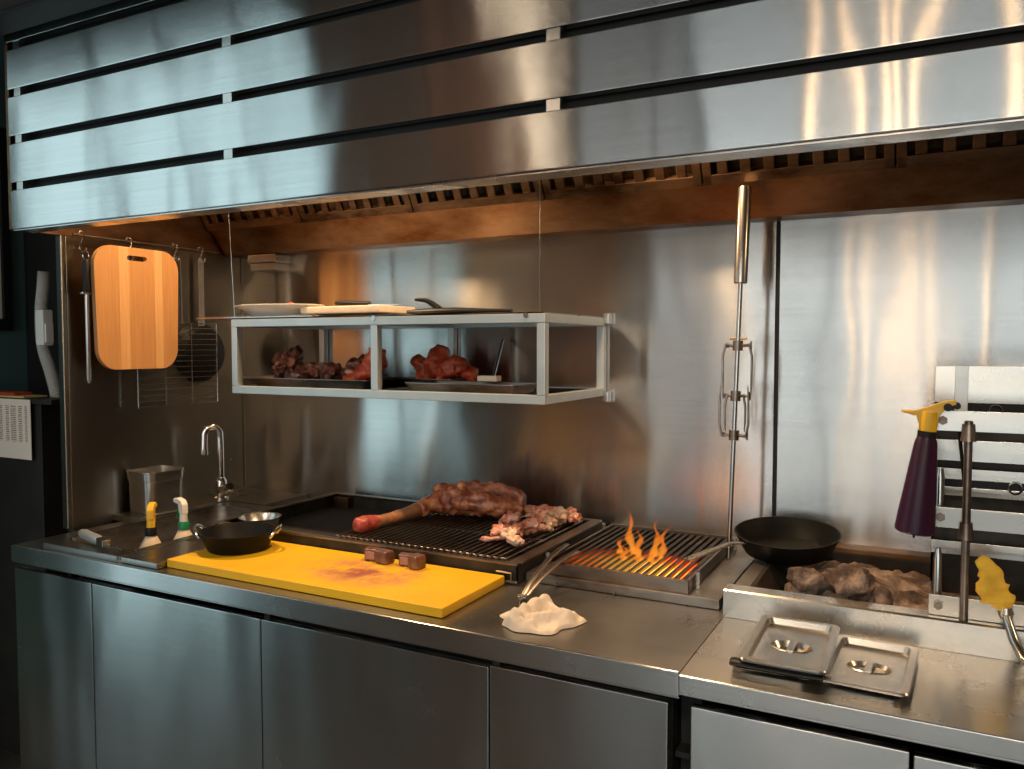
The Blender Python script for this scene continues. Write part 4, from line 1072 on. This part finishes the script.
# yellow-purple sprayer hanging on the top bar
sb = thing('hanging_spray_bottle', 'purple spray bottle with yellow trigger hanging on the rack top bar', 'spray bottle', (-.03, 1.838, 1.145))
ax0, ax1 = V((-.031, 1.838, 1.143)), V((-.012, 1.838, 1.345))
d = (ax1-ax0).normalized(); M = d.to_track_quat('Z', 'Y').to_matrix().to_4x4()
b = MB(); b.lathe([(0, 0), (.034, 0), (.0375, .004), (.036, .03), (.0215, .185), (.0175, .198), (0, .20)], ax0, 36, M=M); b.lathe([(0, -.012), (.002, -.012), (.003, 0)], ax0, 8, M=M); b.build('bottle', PURPLE, sb)
b = MB(); b.lathe([(0, .198), (.018, .198), (.018, .210), (0, .212)], ax0, 24, M=M); b.build('collar', BLACK, sb)
b = MB(); b.lathe([(0, .21), (.0165, .21), (.0175, .235), (.016, .25), (0, .252)], ax0, 20, M=M)
b.prism([(-.028, 1.368), (.004, 1.366), (.010, 1.385), (.022, 1.400), (.040, 1.408), (.036, 1.417), (.012, 1.412), (-.010, 1.402), (-.040, 1.392), (-.058, 1.393), (-.058, 1.389), (-.032, 1.384)], 'y', 1.829, 1.846, .003)
hd = b.build('spray_head', YEL_PL, sb)
b = MB(); b.rod((.024, 1.824, 1.402), (.024, 1.880, 1.402), .008, 12); b.rod((.040, 1.830, 1.405), (.040, 1.846, 1.405), .007, 12); b.build('pivot', BLACK, hd)
b = MB(); b.sweep([(-.034, 1.838, 1.388), (-.046, 1.838, 1.390), (-.060, 1.838, 1.392)], [.006, .004, .002], 10); b.build('nozzle', YEL_PL, hd)

# ---------------------------------------------------------------- room lamps behind the camera
LX = [(x_, -.5, 2.1) for x_ in (-.49, -.355, -.21, -.14, -.03, .24)]
pend = thing('tube_lamp', 'slim vertical warm glass tube lamp hanging over the counter', 'lamp', LX[0], group='warm tube lamps')
m = MB(); m.rod((0, 0, -.6), (0, 0, .6), .011, 14); m.build('glass_tube', BULB, pend, local=True)
m = MB(); m.rod((0, 0, .6), (0, 0, .66), .016, 14); m.build('socket', BLACK, pend, local=True)
m = MB(); m.rod((0, 0, .66), (0, 0, 1.6), .003, 6); m.build('cord', BLACK, pend, local=True)
for q in LX[1:]: dup(pend, q)

# ---------------------------------------------------------------- light
def area(name, loc, rot, sx, sy, col, e):
    l = bpy.data.lights.new(name, 'AREA'); l.shape = 'RECTANGLE'; l.size = sx; l.size_y = sy; l.color = col; l.energy = e
    o = bpy.data.objects.new(name, l); COL.objects.link(o); o.location = loc; o.rotation_euler = rot
    return o
# daylight in the left window (faces +x) and in the rear window (faces +y)
area('daylight_left', (XL-.09, -.125, 1.79), (0, -PI/2, 0), 3.4, 2.13, (.56, .80, .84), 27)
area('brick_fill_light', (XL+.45, -3.5, 3.6), (0, -.5, 0), .3, 1.4, (1, .78, .55), 14)  # unseen fill light added to brighten the brick stretch
area('daylight_rear', (.27, YR-.09, 1.8), (PI/2, 0, 0), 5.4, 3.4, (.92, .98, .97), 88)
area('rear_fill_light', (-3.02, YR-.09, 1.8), (PI/2, 0, 0), 1.12, 3.4, (.98, .96, .90), 7.5)  # dim fill glow added to grey the middle of the hood reflection
# warm lamps inside the hood, above the worktops
for xx, en in ((-2.05, 23), (-.80, 23), (1.9, 18)):
    MB().lathe([(0, .012), (.07, .012), (.075, 0), (.075, .03), (0, .03)], (xx, 1.93, 2.502), 24).build('hood_lamp', STEEL_SATIN, hood)
    l = bpy.data.lights.new('hood_lamp_light', 'AREA'); l.shape = 'DISK'; l.size = .13; l.color = (1, .66, .36); l.energy = en
    o = bpy.data.objects.new('hood_lamp_light', l); COL.objects.link(o); o.location = (xx, 1.93, 2.498)

for xx in (-1.9, -.9, .15):      # unseen narrow warm fill spots, added to light the worktops from the front
    l = bpy.data.lights.new('worktop_fill_spot', 'SPOT'); l.energy = 75; l.color = (1, .80, .58); l.spot_size = math.radians(34); l.spot_blend = .35; l.shadow_soft_size = .10
    o = bpy.data.objects.new('worktop_fill_spot', l); COL.objects.link(o); o.location = (xx+.35, -1.0, 2.95)
    o.rotation_euler = (V((xx, 1.62, .86))-o.location).to_track_quat('-Z', 'Y').to_euler()
wd = bpy.data.worlds.new('world'); SC.world = wd; wd.use_nodes = True
wd.node_tree.nodes['Background'].inputs['Color'].default_value = (.5, .6, .65, 1)
wd.node_tree.nodes['Background'].inputs['Strength'].default_value = .3

# ---------------------------------------------------------------- camera
cam = bpy.data.cameras.new('camera'); co = bpy.data.objects.new('camera', cam); COL.objects.link(co)
cam.sensor_fit = 'HORIZONTAL'; cam.sensor_width = 36; cam.lens = 808.8/1024*36; cam.clip_start = .02
co.location = (0, 0, 1.525)
co.rotation_euler = (math.radians(90-2.754), 0, math.radians(27.635))
SC.camera = co
SC.cycles.sample_clamp_indirect = 2
SC.view_settings.view_transform = 'Standard'; SC.view_settings.look = 'None'
SC.view_settings.gamma = 1; SC.view_settings.exposure = .1; SC.view_settings.use_curve_mapping = False
